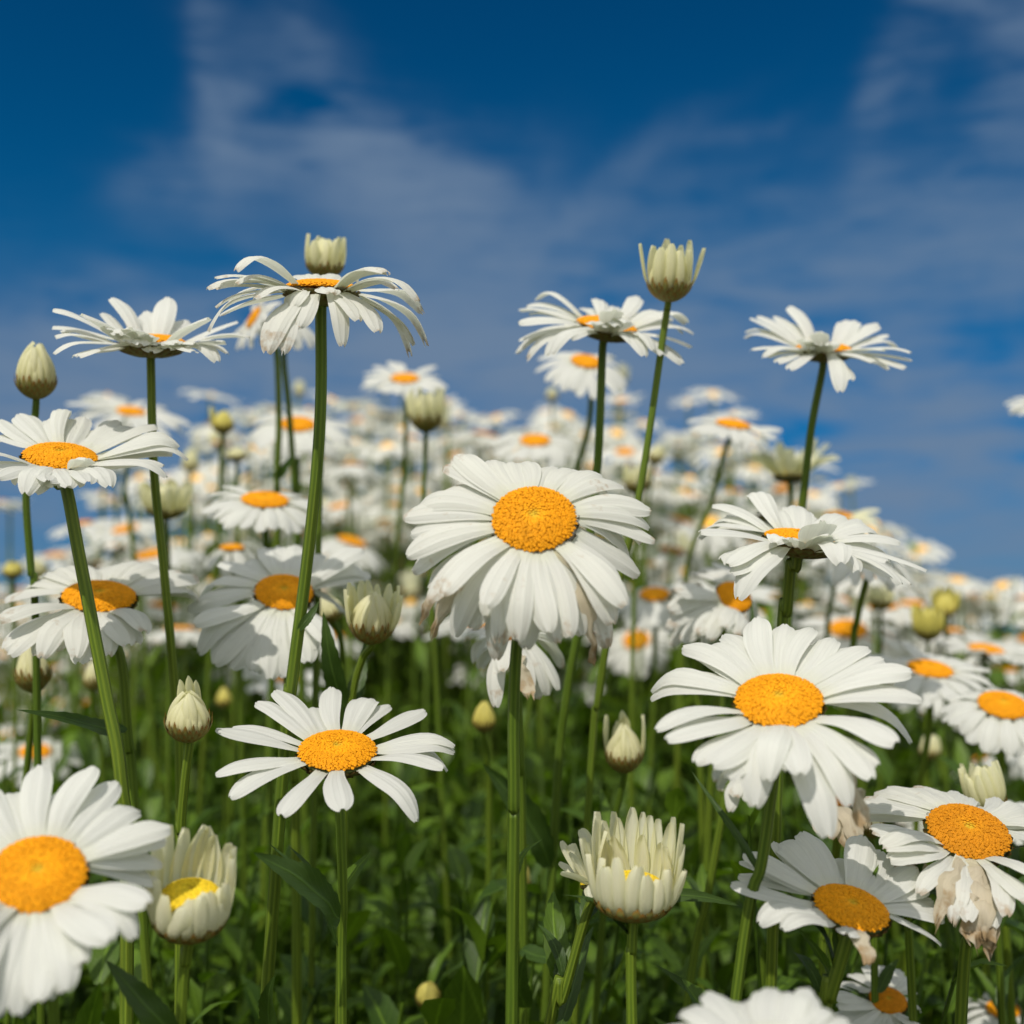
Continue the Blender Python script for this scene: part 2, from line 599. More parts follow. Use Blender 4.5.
# ------------------------------------------------------------------ disc, calyx (unit radius, axis +Z)
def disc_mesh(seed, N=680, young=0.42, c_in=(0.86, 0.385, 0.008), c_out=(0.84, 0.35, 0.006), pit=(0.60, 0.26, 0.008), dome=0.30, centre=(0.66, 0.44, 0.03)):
    rnd = random.Random(seed)
    verts, faces, cols = [], [], []

    def hgt(r):
        return dome * math.sqrt(max(0, 1 - (r * .97) ** 2)) - 0.085 * math.exp(-(r / .16) ** 2) * 1.0

    # base dome
    nr, ns = 12, 40
    verts.append(Vector((0, 0, hgt(0) - .02)))
    cols.append(pit)
    for i in range(1, nr + 1):
        r = i / nr
        for j in range(ns):
            th = 2 * math.pi * j / ns
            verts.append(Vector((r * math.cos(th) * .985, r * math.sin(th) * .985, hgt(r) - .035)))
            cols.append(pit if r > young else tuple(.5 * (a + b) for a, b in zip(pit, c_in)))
    for j in range(ns):
        faces.append((0, 1 + j, 1 + (j + 1) % ns))
    for i in range(nr - 1):
        for j in range(ns):
            a = 1 + i * ns + j
            b = 1 + i * ns + (j + 1) % ns
            faces.append((a, a + ns, b + ns, b))
    ga = math.pi * (3 - math.sqrt(5))
    for k in range(N):
        r = math.sqrt((k + .5) / N)
        th = k * ga
        op = smoothstep(young, young + .16, r)
        rr = r + rnd.uniform(-.011, .011)
        th += rnd.uniform(-.022, .022) / max(.15, r)
        sp = 1.0 / math.sqrt(N) * 1.77
        rad = sp * .66 * rnd.uniform(.94, 1.06)
        hh = sp * (.30 + .22 * op) * rnd.uniform(.8, 1.2)
        c = Vector((rr * math.cos(th), rr * math.sin(th), hgt(min(1, rr)) - .03))
        nn = Vector((math.cos(th) * rr * .55, math.sin(th) * rr * .55, 1)).normalized()
        a = nn.orthogonal().normalized()
        b = nn.cross(a)
        base = len(verts)
        f = smoothstep(0, .5, r)
        cc = tuple(x * (1 - f) + y * f for x, y in zip(c_in, c_out))
        if r < .2:
            q = smoothstep(.2, .04, r)
            cc = tuple(x * (1 - q) + y * q for x, y in zip(cc, centre))
        jit = rnd.uniform(.86, 1.1)
        cc = tuple(min(1, x * jit) for x in cc)
        prof = [(.85, 0), (1.0, .45), (.90, .8), (.42, 1.0)]
        for pr, pz in prof:
            for j in range(6):
                t2 = j * math.pi / 3
                star = 1 + op * .12 * (1 if j % 2 else -1) * pz
                verts.append(c + a * (rad * pr * star * math.cos(t2)) + b * (rad * pr * star * math.sin(t2)) + nn * (hh * pz))
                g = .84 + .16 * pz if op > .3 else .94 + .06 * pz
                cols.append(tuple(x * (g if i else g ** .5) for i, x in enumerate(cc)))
        for q in range(3):
            for j in range(6):
                p = base + q * 6
                faces.append((p + j, p + (j + 1) % 6, p + 6 + (j + 1) % 6, p + 6 + j))
        verts.append(c + nn * (hh * (1.06 - .50 * op)))
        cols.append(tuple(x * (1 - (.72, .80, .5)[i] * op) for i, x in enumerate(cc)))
        t_ = len(verts) - 1
        for j in range(6):
            faces.append((base + 18 + j, base + 18 + (j + 1) % 6, t_))
    return new_mesh('disc', verts, faces, M_DISC, None, cols)


def calyx_mesh(seed, depth=0.42, rows=3, per=22, flare=1.0, green=(0.105, 0.125, 0.028), brown=(0.10, 0.055, 0.014)):
    rnd = random.Random(seed)
    verts, faces, cols = [], [], []

    def prof(t):        # t 0 at the stalk, 1 at the rim
        return (.17 + (1.02 * flare - .17) * math.sin(t * math.pi / 2) ** .9, -depth * (1 - t ** 1.35) - .03)

    nr, ns = 10, 36
    for i in range(nr + 1):
        r, z = prof(i / nr)
        for j in range(ns):
            th = 2 * math.pi * j / ns
            verts.append(Vector((r * .96 * math.cos(th), r * .96 * math.sin(th), z)))
            cols.append(tuple(c * .6 for c in green))
    for i in range(nr):
        for j in range(ns):
            a, b = i * ns + j, i * ns + (j + 1) % ns
            faces.append((a, b, b + ns, a + ns))
    top = len(verts)
    verts.append(Vector((0, 0, -.02)))
    cols.append(green)
    for j in range(ns):
        faces.append((nr * ns + j, nr * ns + (j + 1) % ns, top))
    for row in range(rows):
        t0 = .08 + row * .26
        t1 = t0 + .45
        for k in range(per):
            th0 = 2 * math.pi * (k + .5 * (row % 2)) / per + rnd.uniform(-.05, .05)
            wd = 2 * math.pi / per * .62 * rnd.uniform(.85, 1.1)
            base = len(verts)
            for i in range(6):
                s = i / 5
                t = t0 + (t1 - t0) * s
                r, z = prof(min(1.0, t))
                if t > 1:
                    z += (t - 1) * .35
                lift = .018 + .05 * s * s + rnd.uniform(0, .012)
                wv = wd * (1 - s ** 3) ** .5 if s < 1 else wd * .15
                for u in (-1, -.55, 0, .55, 1):
                    th = th0 + wv * u
                    rr = r + lift * (1 - .5 * u * u) + .01 * (rows - row)
                    verts.append(Vector((rr * math.cos(th), rr * math.sin(th), z - .01 * (1 - u * u))))
                    e = max(abs(u) ** 2.0, s ** 2.2)
                    e = min(1, e * 1.1)
                    cols.append(tuple(a * (1 - e) + b * e for a, b in zip(green, brown)))
            for i in range(5):
                for j in range(4):
                    a = base + i * 5 + j
                    faces.append((a, a + 1, a + 6, a + 5))
    return new_mesh('calyx', verts, faces, M_CALYX, None, cols)


def bud_calyx_mesh(seed, per=17):
    """cup of overlapping pointed bracts pressed against a bud: radius 1 at the rim, height 1, base at z = -1"""
    rnd = random.Random(seed)
    verts, faces, cols = [], [], []
    green, pale, brown = (0.15, 0.155, 0.035), (0.30, 0.28, 0.09), (0.22, 0.115, 0.022)

    def prof(t):
        return .15 + .85 * math.sin(min(1.0, t) * math.pi / 2) ** .75, -1 + t ** 1.15

    nr, ns = 9, 30
    for i in range(nr + 1):
        r, z = prof(i / nr * .62)
        for j in range(ns):
            th = 2 * math.pi * j / ns
            verts.append(Vector((r * .95 * math.cos(th), r * .95 * math.sin(th), z)))
            cols.append(green)
    for i in range(nr):
        for j in range(ns):
            a, b = i * ns + j, i * ns + (j + 1) % ns
            faces.append((a, b, b + ns, a + ns))
    for row in range(4):
        t0 = .02 + row * .16
        for k in range(per):
            ln = (.40, .46, .54, .66)[row] * rnd.uniform(.72, 1.18)
            th0 = 2 * math.pi * (k + .5 * (row % 2)) / per + rnd.uniform(-.06, .06)
            wd = math.pi / per * (1.1, 1.05, .95, .72)[row] * rnd.uniform(.85, 1.15)
            base = len(verts)
            for i in range(7):
                q = i / 6
                t = t0 + ln * q
                r, z = prof(t)
                if t > 1:
                    z = (t - 1) * 1.0
                wv = wd * (1 - q ** 1.9) ** .8 if q < 1 else wd * .06
                for u in (-1, -.6, 0, .6, 1):
                    th = th0 + wv * u
                    rr = r * (1 + .012 * (4 - row)) + .022 * (1 - .8 * u * u) * (1 - .5 * q)
                    verts.append(Vector((rr * math.cos(th), rr * math.sin(th), z)))
                    e = min(1, max(abs(u) ** 3 * .8, smoothstep(.45, .85, q)))
                    mid = (1 - abs(u)) * (1 - q) * .7
                    c = [g * (1 - mid) + p * mid for g, p in zip(green, pale)]
                    cols.append(tuple(a * (1 - e) + b * e for a, b in zip(c, brown)))
            for i in range(6):
                for j in range(4):
                    a = base + i * 5 + j
                    faces.append((a, a + 1, a + 6, a + 5))
    return new_mesh('calyx', verts, faces, M_CALYX, None, cols)


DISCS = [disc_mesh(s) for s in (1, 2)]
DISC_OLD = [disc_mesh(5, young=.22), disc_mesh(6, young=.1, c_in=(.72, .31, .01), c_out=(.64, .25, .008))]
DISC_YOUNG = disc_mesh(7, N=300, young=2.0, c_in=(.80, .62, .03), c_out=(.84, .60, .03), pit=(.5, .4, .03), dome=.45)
CALYX = [calyx_mesh(s) for s in (1, 2, 3)]
CALYX_BUD = [bud_calyx_mesh(s) for s in (4, 5, 6)]


def frame_from(c, n_hint_roll, asp):
    tw = (CO - c).normalized()
    upv = (CU - tw * CU.dot(tw)).normalized()
    rt = upv.cross(tw)
    e = math.asin(max(-.99, min(.99, asp)))
    r = R_(n_hint_roll)
    n = (upv * math.cos(r) + rt * math.sin(r)) * math.cos(e) + tw * math.sin(e)
    return n.normalized(), tw, upv, rt


def basis(n, tw):
    """matrix with Z = n"""
    x = tw.cross(n)
    if x.length < 1e-4:
        x = Vector((1, 0, 0)).cross(n)
    x.normalize()
    y = n.cross(x)
    return Matrix((x, y, n)).transposed()


def build_stem(root, pts3, r=0.0022, top_dir=None, per=9, rtop=None):
    """pts3 from the head down to the ground"""
    pts = catmull(pts3, per)
    n = len(pts)
    rads = []
    for i in range(n):
        t = i / (n - 1)
        rr = r * .81 * (1 + .18 * t)
        if i < 4:
            rr *= 1 + .22 * (1 - i / 4)
        rads.append(rr)
    v, uv, f = tube_geo(pts, rads)
    o = root.location
    me = new_mesh('stem', [p - o for p in v], f, M_STEM, uv)
    return link('stem', me, root), pts


def stem_points(head, n, spx, d, drift=0.0, n_off=0.0):
    """head: 3-D point under the calyx; spx: picture points the stalk passes; d: depth; drift: how far it goes back per picture point"""
    P = [head]
    if n_off > 0:
        P.append(head - n * n_off)
    for i, (x, y) in enumerate(spx):
        P.append(at(x, y, d + drift * (i + 1)))
    last = P[-1]
    prev = P[-2]
    dirn = (last - prev).normalized() if len(P) > 1 else Vector((0, 0, -1))
    if dirn.z > -.3:
        dirn = Vector((0, 0, -1))
    gz = ground_z(last.x, last.y)
    hgt = last.z - gz
    hx = dirn.x / -dirn.z
    hy = dirn.y / -dirn.z
    hx = max(-.22, min(.22, hx)) * .7
    hy = max(-.15, min(.25, hy)) * .7
    b = Vector((last.x + hx * hgt, last.y + hy * hgt, 0))
    b.z = ground_z(b.x, b.y) - .01
    P.append(last.lerp(b, .5) + Vector((random.uniform(-.008, .008), random.uniform(-.008, .008), 0)))
    P.append(b)
    return P


def solve_tip(c, n, tw, ar, tip_ray, L, rho, hint):
    """where round the disc a petal with this tip starts, and how far away its tip lies"""
    X = basis(n, tw)
    ex, ey = X.col[0], X.col[1]
    best = None
    for k in range(120):
        ph = 2 * math.pi * k / 120
        rad = ex * math.cos(ph) + ey * math.sin(ph)
        tg = n.cross(rad)
        facing = rad.dot(tw)
        if hint == 'F' and facing < .12:
            continue
        if hint == 'B' and facing > -.12:
            continue
        B = c + rad * (ar * .86)
        oc = B - CO
        u = tip_ray.normalized()
        s0 = oc.dot(u)
        perp = (oc - u * s0).length
        roots = []
        if perp >= L:
            roots = [s0]
            over = (perp / L - 1)
        else:
            h = math.sqrt(L * L - perp * perp)
            roots = [s0 - h, s0 + h]
            over = 0
        for s in roots:
            P = CO + u * s
            dv = (P - B)
            ln = dv.length
            dv = dv / max(ln, 1e-9)
            lat = dv.dot(tg)
            elv = math.atan2(dv.dot(n), max(1e-4, dv.dot(rad)))
            if dv.dot(rad) < -.05:
                continue
            cost = 5 * lat * lat + .55 * (elv + rho) ** 2 + 3 * over * over
            if best is None or cost < best[0]:
                best = (cost, ph, B, P, rad, tg)
    return best


def petal_path_to(B, P, rad, n, bow, npts=12, hook=0.0, wave=0.0):
    Lc = (P - B).length
    ch = (P - B)
    up = n - ch.normalized() * n.dot(ch.normalized())
    if up.length < .2:
        up = n + rad
    up.normalize()
    c1 = B + ch * .33 + up * (Lc * bow)
    c2 = B + ch * .72 + up * (Lc * bow * .95)
    out = []
    for i in range(npts):
        t = i / (npts - 1)
        q = B * (1 - t) ** 3 + c1 * (3 * t * (1 - t) ** 2) + c2 * (3 * t * t * (1 - t)) + P * t ** 3
        h = max(0.0, (t - .62) / .38)
        q = q - (n * .75 + Vector((0, 0, .4))) * (Lc * hook * h * h) + rad.cross(n) * (Lc * wave * math.sin(t * 4.2))
        out.append(q)
    return out


def add_petal(root, path, sides, Wd, m, seed, label=None, **kw):
    v, uv, f = petal_geo(path, sides, Wd, seed=seed, **kw)
    o = root.location
    me = new_mesh('petal', [p - o for p in v], f, m, uv)
    ob = link('petal', me, root)
    if label:
        ob['label'] = label
    return ob


def free_petal_path(B, rad, n, elev, L, curl, sag, npts=12, twist=0.0):
    tg = n.cross(rad)
    a = elev
    out = [B.copy()]
    p = B.copy()
    st = L / (npts - 1)
    d = rad * math.cos(a) + n * math.sin(a)
    for i in range(npts - 1):
        d = (d + Vector((0, 0, -1)) * (sag / (npts - 1)) - n * (curl / (npts - 1)) + tg * (twist / (npts - 1))).normalized()
        p = p + d * st
        out.append(p.copy())
    return out


NSEED = [100]


def nseed():
    NSEED[0] += 1
    return NSEED[0]


def daisy(label, c, a, asp, roll=0, d=None, tips=None, pw=24, rho=10, pl=None, bow=.12, stem=(), drift=0.0, m=None, group=None,
          pr=None, np_=24, elev=8, curl=.35, sag=.25, disc=0, gap=(), wilt=(), r=0.0023, young=False, jl=.14, je=13, cup=.10, name='daisy', cream=False, notch=.022,
          crumple=0.0, cat='daisy', fill=False):
    """one flower on its own stalk"""
    m = m or M_PETAL
    d = d or 18.0 / a
    C = at(c[0], c[1], d)
    n, tw, upv, rt = frame_from(C, roll, asp)
    ar = a * d / FPX
    X = basis(n, tw)
    under = C - n * (ar * .40)
    spts = stem_points(under, n, stem, d, drift, n_off=.006)
    root = empty(name, spts[-1])
    tag(root, label, cat, group or 'daisies standing close by')
    O = root.location
    build_stem(root, spts, r)
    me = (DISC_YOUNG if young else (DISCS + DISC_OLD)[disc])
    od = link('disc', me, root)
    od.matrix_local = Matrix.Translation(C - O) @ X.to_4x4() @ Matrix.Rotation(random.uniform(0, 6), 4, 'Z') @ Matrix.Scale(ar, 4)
    oc = link('calyx', random.choice(CALYX), root)
    oc.matrix_local = Matrix.Translation(C - O) @ X.to_4x4() @ Matrix.Rotation(random.uniform(0, 6), 4, 'Z') @ Matrix.Scale(ar, 4)
    Wd = pw * d / FPX
    if tips:
        L0 = (pl if pl else 2.05 * a) * d / FPX
        placed = []
        for i, tpt in enumerate(tips):
            hint = tpt[2] if len(tpt) > 2 and isinstance(tpt[2], str) else ''
            ws = tpt[3] if len(tpt) > 3 else random.uniform(.9, 1.1)
            Lk = tpt[4] if len(tpt) > 4 else 1.0
            res = solve_tip(C, n, tw, ar, ray(tpt[0], tpt[1]), L0 * Lk * random.uniform(.97, 1.04), R_(rho), hint[:1] if hint[:1] in 'FB' else '')
            if res is None:
                continue
            _, ph, B, P, rad, tg = res
            B = B - n * (ar * (.0 + .06 * (i % 2)))
            W_ = 'W' in hint
            placed.append((ph, P, B))
            hk = random.uniform(.10, .22) if (random.random() < .3 or 'w' in hint) else random.uniform(-.02, .05)
            path = petal_path_to(B, P, rad, n, bow * random.uniform(.6, 1.4), hook=.3 if W_ else hk, wave=random.uniform(-.05, .05) * (2 if W_ else 1))
            tw_ = random.uniform(-.22, .22)
            sides = []
            for q in range(len(path)):
                t = q / (len(path) - 1)
                tan = (path[min(len(path) - 1, q + 1)] - path[max(0, q - 1)]).normalized()
                s = (tg - tan * tg.dot(tan)).normalized()
                s = Quaternion(tan, tw_ * t) @ s
                sides.append(s)
            mm = M_WILT if 'W' in hint else (M_WORN if 'w' in hint else m)
            add_petal(root, path, sides, Wd * ws, mm, nseed(), label='brown withered petal' if 'W' in hint else None, cup=cup,
                      crumple=.42 if 'W' in hint else crumple, notch=notch, rag=.14 if 'W' in hint or 'w' in hint else 0)
        if fill:
            # the lower whorl, seen between the petals of the upper one
            placed.sort(key=lambda q: q[0])
            for i in range(len(placed)):
                p0, P0, B0 = placed[i]
                p1, P1, B1 = placed[(i + 1) % len(placed)]
                gap_ = (p1 - p0) % (2 * math.pi)
                if gap_ < R_(7) or gap_ > R_(38):
                    continue
                ph = p0 + gap_ * random.uniform(.4, .6)
                rad = X.col[0] * math.cos(ph) + X.col[1] * math.sin(ph)
                tg = n.cross(rad)
                B = C + rad * (ar * .86) - n * (ar * .13)
                Pm = P0.lerp(P1, random.uniform(.35, .65)) - n * (ar * random.uniform(.10, .25))
                Pm = B + (Pm - B) * random.uniform(.84, .98)
                path = petal_path_to(B, Pm, rad, n, bow * random.uniform(.5, 1.1), hook=random.uniform(-.02, .12), wave=random.uniform(-.05, .05))
                sides = []
                for q in range(len(path)):
                    tan = (path[min(len(path) - 1, q + 1)] - path[max(0, q - 1)]).normalized()
                    sides.append((tg - tan * tg.dot(tan)).normalized())
                add_petal(root, path, sides, Wd * random.uniform(.8, 1.0), m, nseed(), cup=cup, notch=notch)
    else:
        L0 = ((pr or 3 * a) - a) * d / FPX
        off = random.uniform(0, 6)
        for i in range(np_):
            ph = off + 2 * math.pi * (i + random.uniform(-.22, .22)) / np_
            if any(g0 <= math.degrees(ph) % 360 <= g1 for g0, g1 in gap):
                continue
            rad = X.col[0] * math.cos(ph) + X.col[1] * math.sin(ph)
            tg = n.cross(rad)
            B = C + rad * (ar * .86) - n * (ar * (.0 + .06 * (i % 2)))
            path = free_petal_path(B, rad, n, R_(elev + random.uniform(-je, je)), L0 * random.uniform(1 - jl, 1 + jl * .6), curl * random.uniform(.4, 1.5),
                                   sag * random.uniform(.5, 1.5), twist=random.uniform(-.25, .25))
            tw_ = random.uniform(-.3, .3)
            sides = []
            for q in range(len(path)):
                tan = (path[min(len(path) - 1, q + 1)] - path[max(0, q - 1)]).normalized()
                s = (tg - tan * tg.dot(tan)).normalized()
                sides.append(Quaternion(tan, tw_ * q / 11) @ s)
            mm = M_WILT if i in wilt else m
            add_petal(root, path, sides, Wd * random.uniform(.85, 1.12), mm, nseed(), cup=cup, crumple=.3 if i in wilt else crumple, notch=notch)
    return root


def bud(label, base, w_, h_, d, roll=0, tilt=10, inner=16, fingers=(), stem=(), drift=0.0, young_disc=False, m=None, r=0.0019, group=None, name='daisy_bud',
        bowl=.42, tipr=.22, open_=0.0, cat='daisy bud', green=False, fw=1.5):
    """closed or half-open flower bud. base: picture point where the stalk joins; w_, h_: width and height in pixels.
    inner: folded petals closing over the top; fingers: (azimuth deg, height factor, lean) for petals that stand free. azimuth 270 faces the camera"""
    m = m or M_BUD
    Bp = at(base[0], base[1], d)
    n, tw, upv, rt = frame_from(Bp, roll, math.sin(R_(tilt)))
    k = d / FPX
    R0 = w_ * .5 * k
    H = h_ * k
    X = basis(n, tw)
    spts = stem_points(Bp + n * R0 * .08, n, stem, d, drift, n_off=.003)
    root = empty(name, spts[-1])
    tag(root, label, cat, group or ('buds standing among the near daisies' if name == 'daisy_bud' else 'daisies standing close by'))
    O = root.location
    build_stem(root, spts, r)
    bh = H * bowl            # where the bract cup ends
    cal = link('calyx', random.choice(CALYX_BUD), root)
    cal.matrix_local = Matrix.Translation(Bp + n * bh - O) @ X.to_4x4() @ Matrix.Rotation(random.uniform(0, 6), 4, 'Z') @ Matrix.Diagonal((R0 * .95, R0 * .95, bh, 1))
    body = H * .98 if not fingers else H * .82
    if inner:
        for ring in range(2):
            nn_ = inner if ring == 0 else max(6, inner - 5)
            for i in range(nn_):
                ph = 2 * math.pi * (i + .5 * ring + random.uniform(-.15, .15)) / nn_
                rad = X.col[0] * math.cos(ph) + X.col[1] * math.sin(ph)
                tg = n.cross(rad)
                rs = (1 - .07 * ring) * random.uniform(.96, 1.02)
                hh = (body * (1 + .06 * ring) * random.uniform(.88, 1.07) - bh * .55)
                path = []
                rt_ = random.uniform(.3, 1.4) * tipr
                for q in range(12):
                    t = q / 11
                    pr_ = (1 - .10 * (1 - t) ** 2 - .22 * max(0, 1 - t / .35) ** 2 - (1 - rt_) * t ** 2.3 + open_ * t)
                    path.append(Bp + n * (bh * .45 + (hh + bh * .1) * (t ** .92)) + rad * (R0 * rs * pr_))
                sides = [tg] * 12
                wd = 2 * math.pi * R0 / nn_ * 1.08
                add_petal(root, path, sides, wd, m, nseed(), cup=-.30, rib=-.07, narrow=.75, tipr=.4, notch=.02)
    if young_disc:
        od = link('disc', DISC_YOUNG, root)
        od.matrix_local = Matrix.Translation(Bp + n * (bh * 1.55) - O) @ X.to_4x4() @ Matrix.Diagonal((R0 * .74, R0 * .74, R0 * .8, 1))
    for fg in fingers:
        azm, hf, lean = fg[:3]
        ph = R_(azm)
        rad = X.col[0] * math.cos(ph) + X.col[1] * math.sin(ph)
        tg = n.cross(rad)
        hh = H * hf * random.uniform(.90, 1.04) - bh * .45
        lean = lean + random.gauss(0, .05)
        side_ = random.gauss(0, .12)
        path = []
        for q in range(12):
            t = q / 11
            pr_ = .90 + .12 * math.sin(min(1, t * 2) * math.pi / 2) - .24 * max(0, 1 - t / .3) ** 2 + lean * t ** 1.5 - .10 * t ** 4
            path.append(Bp + n * (bh * .45 + hh * t) + rad * (R0 * pr_) + tg * (R0 * side_ * t * t))
        tws = random.uniform(-.35, .35)
        sides = [(tg * math.cos(tws * q / 11) + rad * math.sin(tws * q / 11)) for q in range(12)]
        add_petal(root, path, sides, 2 * math.pi * R0 / 17 * random.uniform(.92, 1.12) * fw * (fg[3] if len(fg) > 3 else 1), m, nseed(), cup=-.26, rib=-.06, narrow=.72, tipr=.5, notch=.015)
    return root


# ================================================================== SETTING
def grid_sheet(name, xs, ys, zf, m):
    verts = [(x, y, zf(x, y)) for y in ys for x in xs]
    nx = len(xs)
    faces = [(j * nx + i, j * nx + i + 1, (j + 1) * nx + i + 1, (j + 1) * nx + i) for j in range(len(ys) - 1) for i in range(nx - 1)]
    return new_mesh(name, verts, faces, m)


mg, k = mat('soil')
tcx = k.n('ShaderNodeTexCoord')
nz = k.n('ShaderNodeTexNoise')
nz.inputs['Scale'].default_value = 3.0
nz.inputs['Detail'].default_value = 9
k.l(tcx.outputs['Object'], nz.inputs['Vector'])
nz2 = k.n('ShaderNodeTexNoise')
nz2.inputs['Scale'].default_value = 45.0
nz2.inputs['Detail'].default_value = 6
k.l(tcx.outputs['Object'], nz2.inputs['Vector'])
gc = k.mix(k.m('MULTIPLY_ADD', nz.outputs['Fac'], 3, -1, clamp=True), (0.05, 0.075, 0.018), (0.075, 0.055, 0.032))
gc = k.mix(nz2.outputs['Fac'], k.mix(1.0, gc, (.5, .5, .5), 'MULTIPLY'), gc)
finish(k, gc, 0.9, None, 0, nz2.outputs['Fac'], 0.6, 0.02, 0.1)
xs = [-700, -300, -120, -50, -22, -12, -8] + [-6 + .25 * i for i in range(49)] + [8, 12, 22, 50, 120, 300, 700]
ys = [-60, -20, -6, -2] + [-1 + .25 * i for i in range(41)] + [11, 13, 16, 22, 35, 60, 120, 300, 800]
g = link('ground', grid_sheet('ground', xs, ys, ground_z, mg))
tag(g, 'dark soil with low green growth under the daisy bed', None, None, 'structure')

mp_, k = mat('grey_paving')
tcx = k.n('ShaderNodeTexCoord')
nz = k.n('ShaderNodeTexNoise')
nz.inputs['Scale'].default_value = 1.2
nz.inputs['Detail'].default_value = 8
k.l(tcx.outputs['Object'], nz.inputs['Vector'])
finish(k, k.mix(nz.outputs['Fac'], (0.16, 0.14, 0.14), (0.28, 0.245, 0.24)), 0.85, None, 0, nz.outputs['Fac'], 0.3, 0.01)
pv, pf = [], []
for i, x in enumerate(np.linspace(-60, 60, 41)):
    off = -0.10 * x
    pv += [(x, 13.0 + off, ground_z(x, 13) + .03), (x, 24.0 + off, ground_z(x, 24) + .03)]
    if i:
        b = i * 2
        pf.append((b - 2, b, b + 1, b - 1))
pth = link('path', new_mesh('path', pv, pf, mp_))
tag(pth, 'grey paved path far behind the daisy bed', None, None, 'structure')


def far_shrub(label, x, y, wd, ht, seed, group):
    """a rounded shrub: stems and a crown of many small leaf faces"""
    rnd = random.Random(seed)
    z0 = ground_z(x, y)
    root = empty('shrub', (x, y, z0))
    tag(root, label, 'shrub', group)
    v, f, uv = [], [], []
    lobes = [(rnd.uniform(-.38, .38) * wd, rnd.uniform(-.3, .3) * wd, ht * rnd.uniform(.4, .78), rnd.uniform(.22, .38) * ht) for _ in range(9)]
    for i in range(1500):
        lx, ly, lz, lr = rnd.choice(lobes)
        q = Vector((rnd.gauss(0, 1), rnd.gauss(0, 1), rnd.gauss(0, 1))).normalized() * lr * rnd.uniform(.65, 1.08)
        c = Vector((lx, ly, lz)) + q
        a = Vector((rnd.gauss(0, 1), rnd.gauss(0, 1), rnd.gauss(0, 1))).normalized() * rnd.uniform(.03, .07)
        b = a.orthogonal().normalized() * a.length * .5
        n0 = len(v)
        v += [c - a, c + b, c + a, c - b]
        uv += [(.5, 0), (1, .5), (.5, 1), (0, .5)]
        f.append((n0, n0 + 1, n0 + 2, n0 + 3))
    link('crown', new_mesh('crown', v, f, M_LEAF, uv, smooth=False), root)
    v, uv, f = [], [], []
    for i in range(6):
        e = Vector((rnd.uniform(-.3, .3) * wd, rnd.uniform(-.25, .25) * wd, ht * .7))
        vv, uu, ff = tube_geo([Vector((0, 0, -.02)), e * .5 + Vector((0, 0, .05 * ht)), e], [.02, .015, .008], 8, 3, .05)
        n0 = len(v)
        v += vv
        uv += uu
        f += [tuple(a + n0 for a in q) for q in ff]
    link('branches', new_mesh('branches', v, f, M_STEM, uv), root)


for i, (px, pw_, py) in enumerate([(905, 60, 611), (958, 70, 617), (1018, 80, 621), (1080, 90, 622), (850, 70, 622)]):
    Y = 34.0 + (i % 3) * 2
    p = at(px, 640, Y)
    ht = CAMH + (640 - py) / FPX * Y
    far_shrub('dark green shrub far beyond the bed on the horizon', p.x, p.y, pw_ / FPX * Y, ht, 40 + i, 'shrubs on the horizon')

# ================================================================== THE NEAR FLOWERS
daisy('large drooping daisy in the middle with brown marks on downturned petals',
      (534, 520), 42, .76, 0, .43, pw=27, rho=16, pl=98, bow=.13, disc=2, m=M_WORN, r=.0024,
      fill=True, tips=[(453, 455), (443, 464), (486, 458), (501, 457, 'Bw'), (524, 462, 'B'), (548, 468, 'B'), (410, 500), (403, 514), (405, 551), (411, 569), (439, 588), (452, 626), (469, 630), (485, 607),
            (500, 634, 'w'), (515, 630, 'w'), (528, 641), (545, 632), (572, 635), (599, 633), (608, 636), (628, 604), (617, 612), (640, 575), (634, 560), (655, 539), (650, 523), (650, 507),
            (622, 485), (600, 474, 'B'), (575, 470, 'B'), (492, 650), (425, 600), (556, 640), (432, 616, 'FW', .7), (418, 604, 'W', .6), (600, 640, 'FW', .8)],
      stem=[(519, 628), (514, 700), (514, 800), (513, 900)], drift=.003)
daisy('crisp white daisy with separate flat petals in front of the dark undergrowth',
      (337.5, 752), 38.5, .50, 0, .468, pw=24, rho=3, pl=86, bow=.07, disc=0, r=.0021,
      tips=[(329, 686, 'B', 1.0), (276, 688, 'B', 1.1), (255, 699, '', .9), (304, 701, 'B', .8), (371, 691, 'B', 1.25), (388, 702, 'B', .8), (426, 711, '', 1.0), (455, 734, '', .95), (456, 742), (449, 753), (446, 765, '', .8),
            (419, 806, 'F', 1.1), (340, 811, 'F', 1.1), (281, 814, 'F', 1.05), (228, 793), (215, 771), (216, 730), (233, 724, '', .7)],
      stem=[(340, 812), (343, 900), (342, 1024)], drift=.001)
daisy('biggest broad daisy with clean long petals, above the half shaded open one',
      (779, 702), 43, .60, 0, .42, pw=28, rho=6, pl=104, bow=.09, disc=1, r=.0022,
      fill=True, tips=[(753, 615, 'B', 1.1), (783, 621, 'B'), (808, 625, 'B'), (836, 634, 'B'), (867, 644), (886, 658), (912, 668), (923, 696), (912, 720), (899, 741), (875, 778), (862, 800, 'FW', .7, .95), (852, 789), (827, 817, 'F', 1.2, 1.1),
            (753, 784, 'F', 1.15), (716, 768, 'F', 1.1), (771, 760, 'F', 1.0), (668, 740), (654, 724, '', .7), (650, 686), (650, 672), (684, 642), (725, 631, 'B'), (704, 634, 'B', .9), (800, 770, 'F')],
      stem=[(776, 757), (762, 860), (737, 990)], drift=.002)
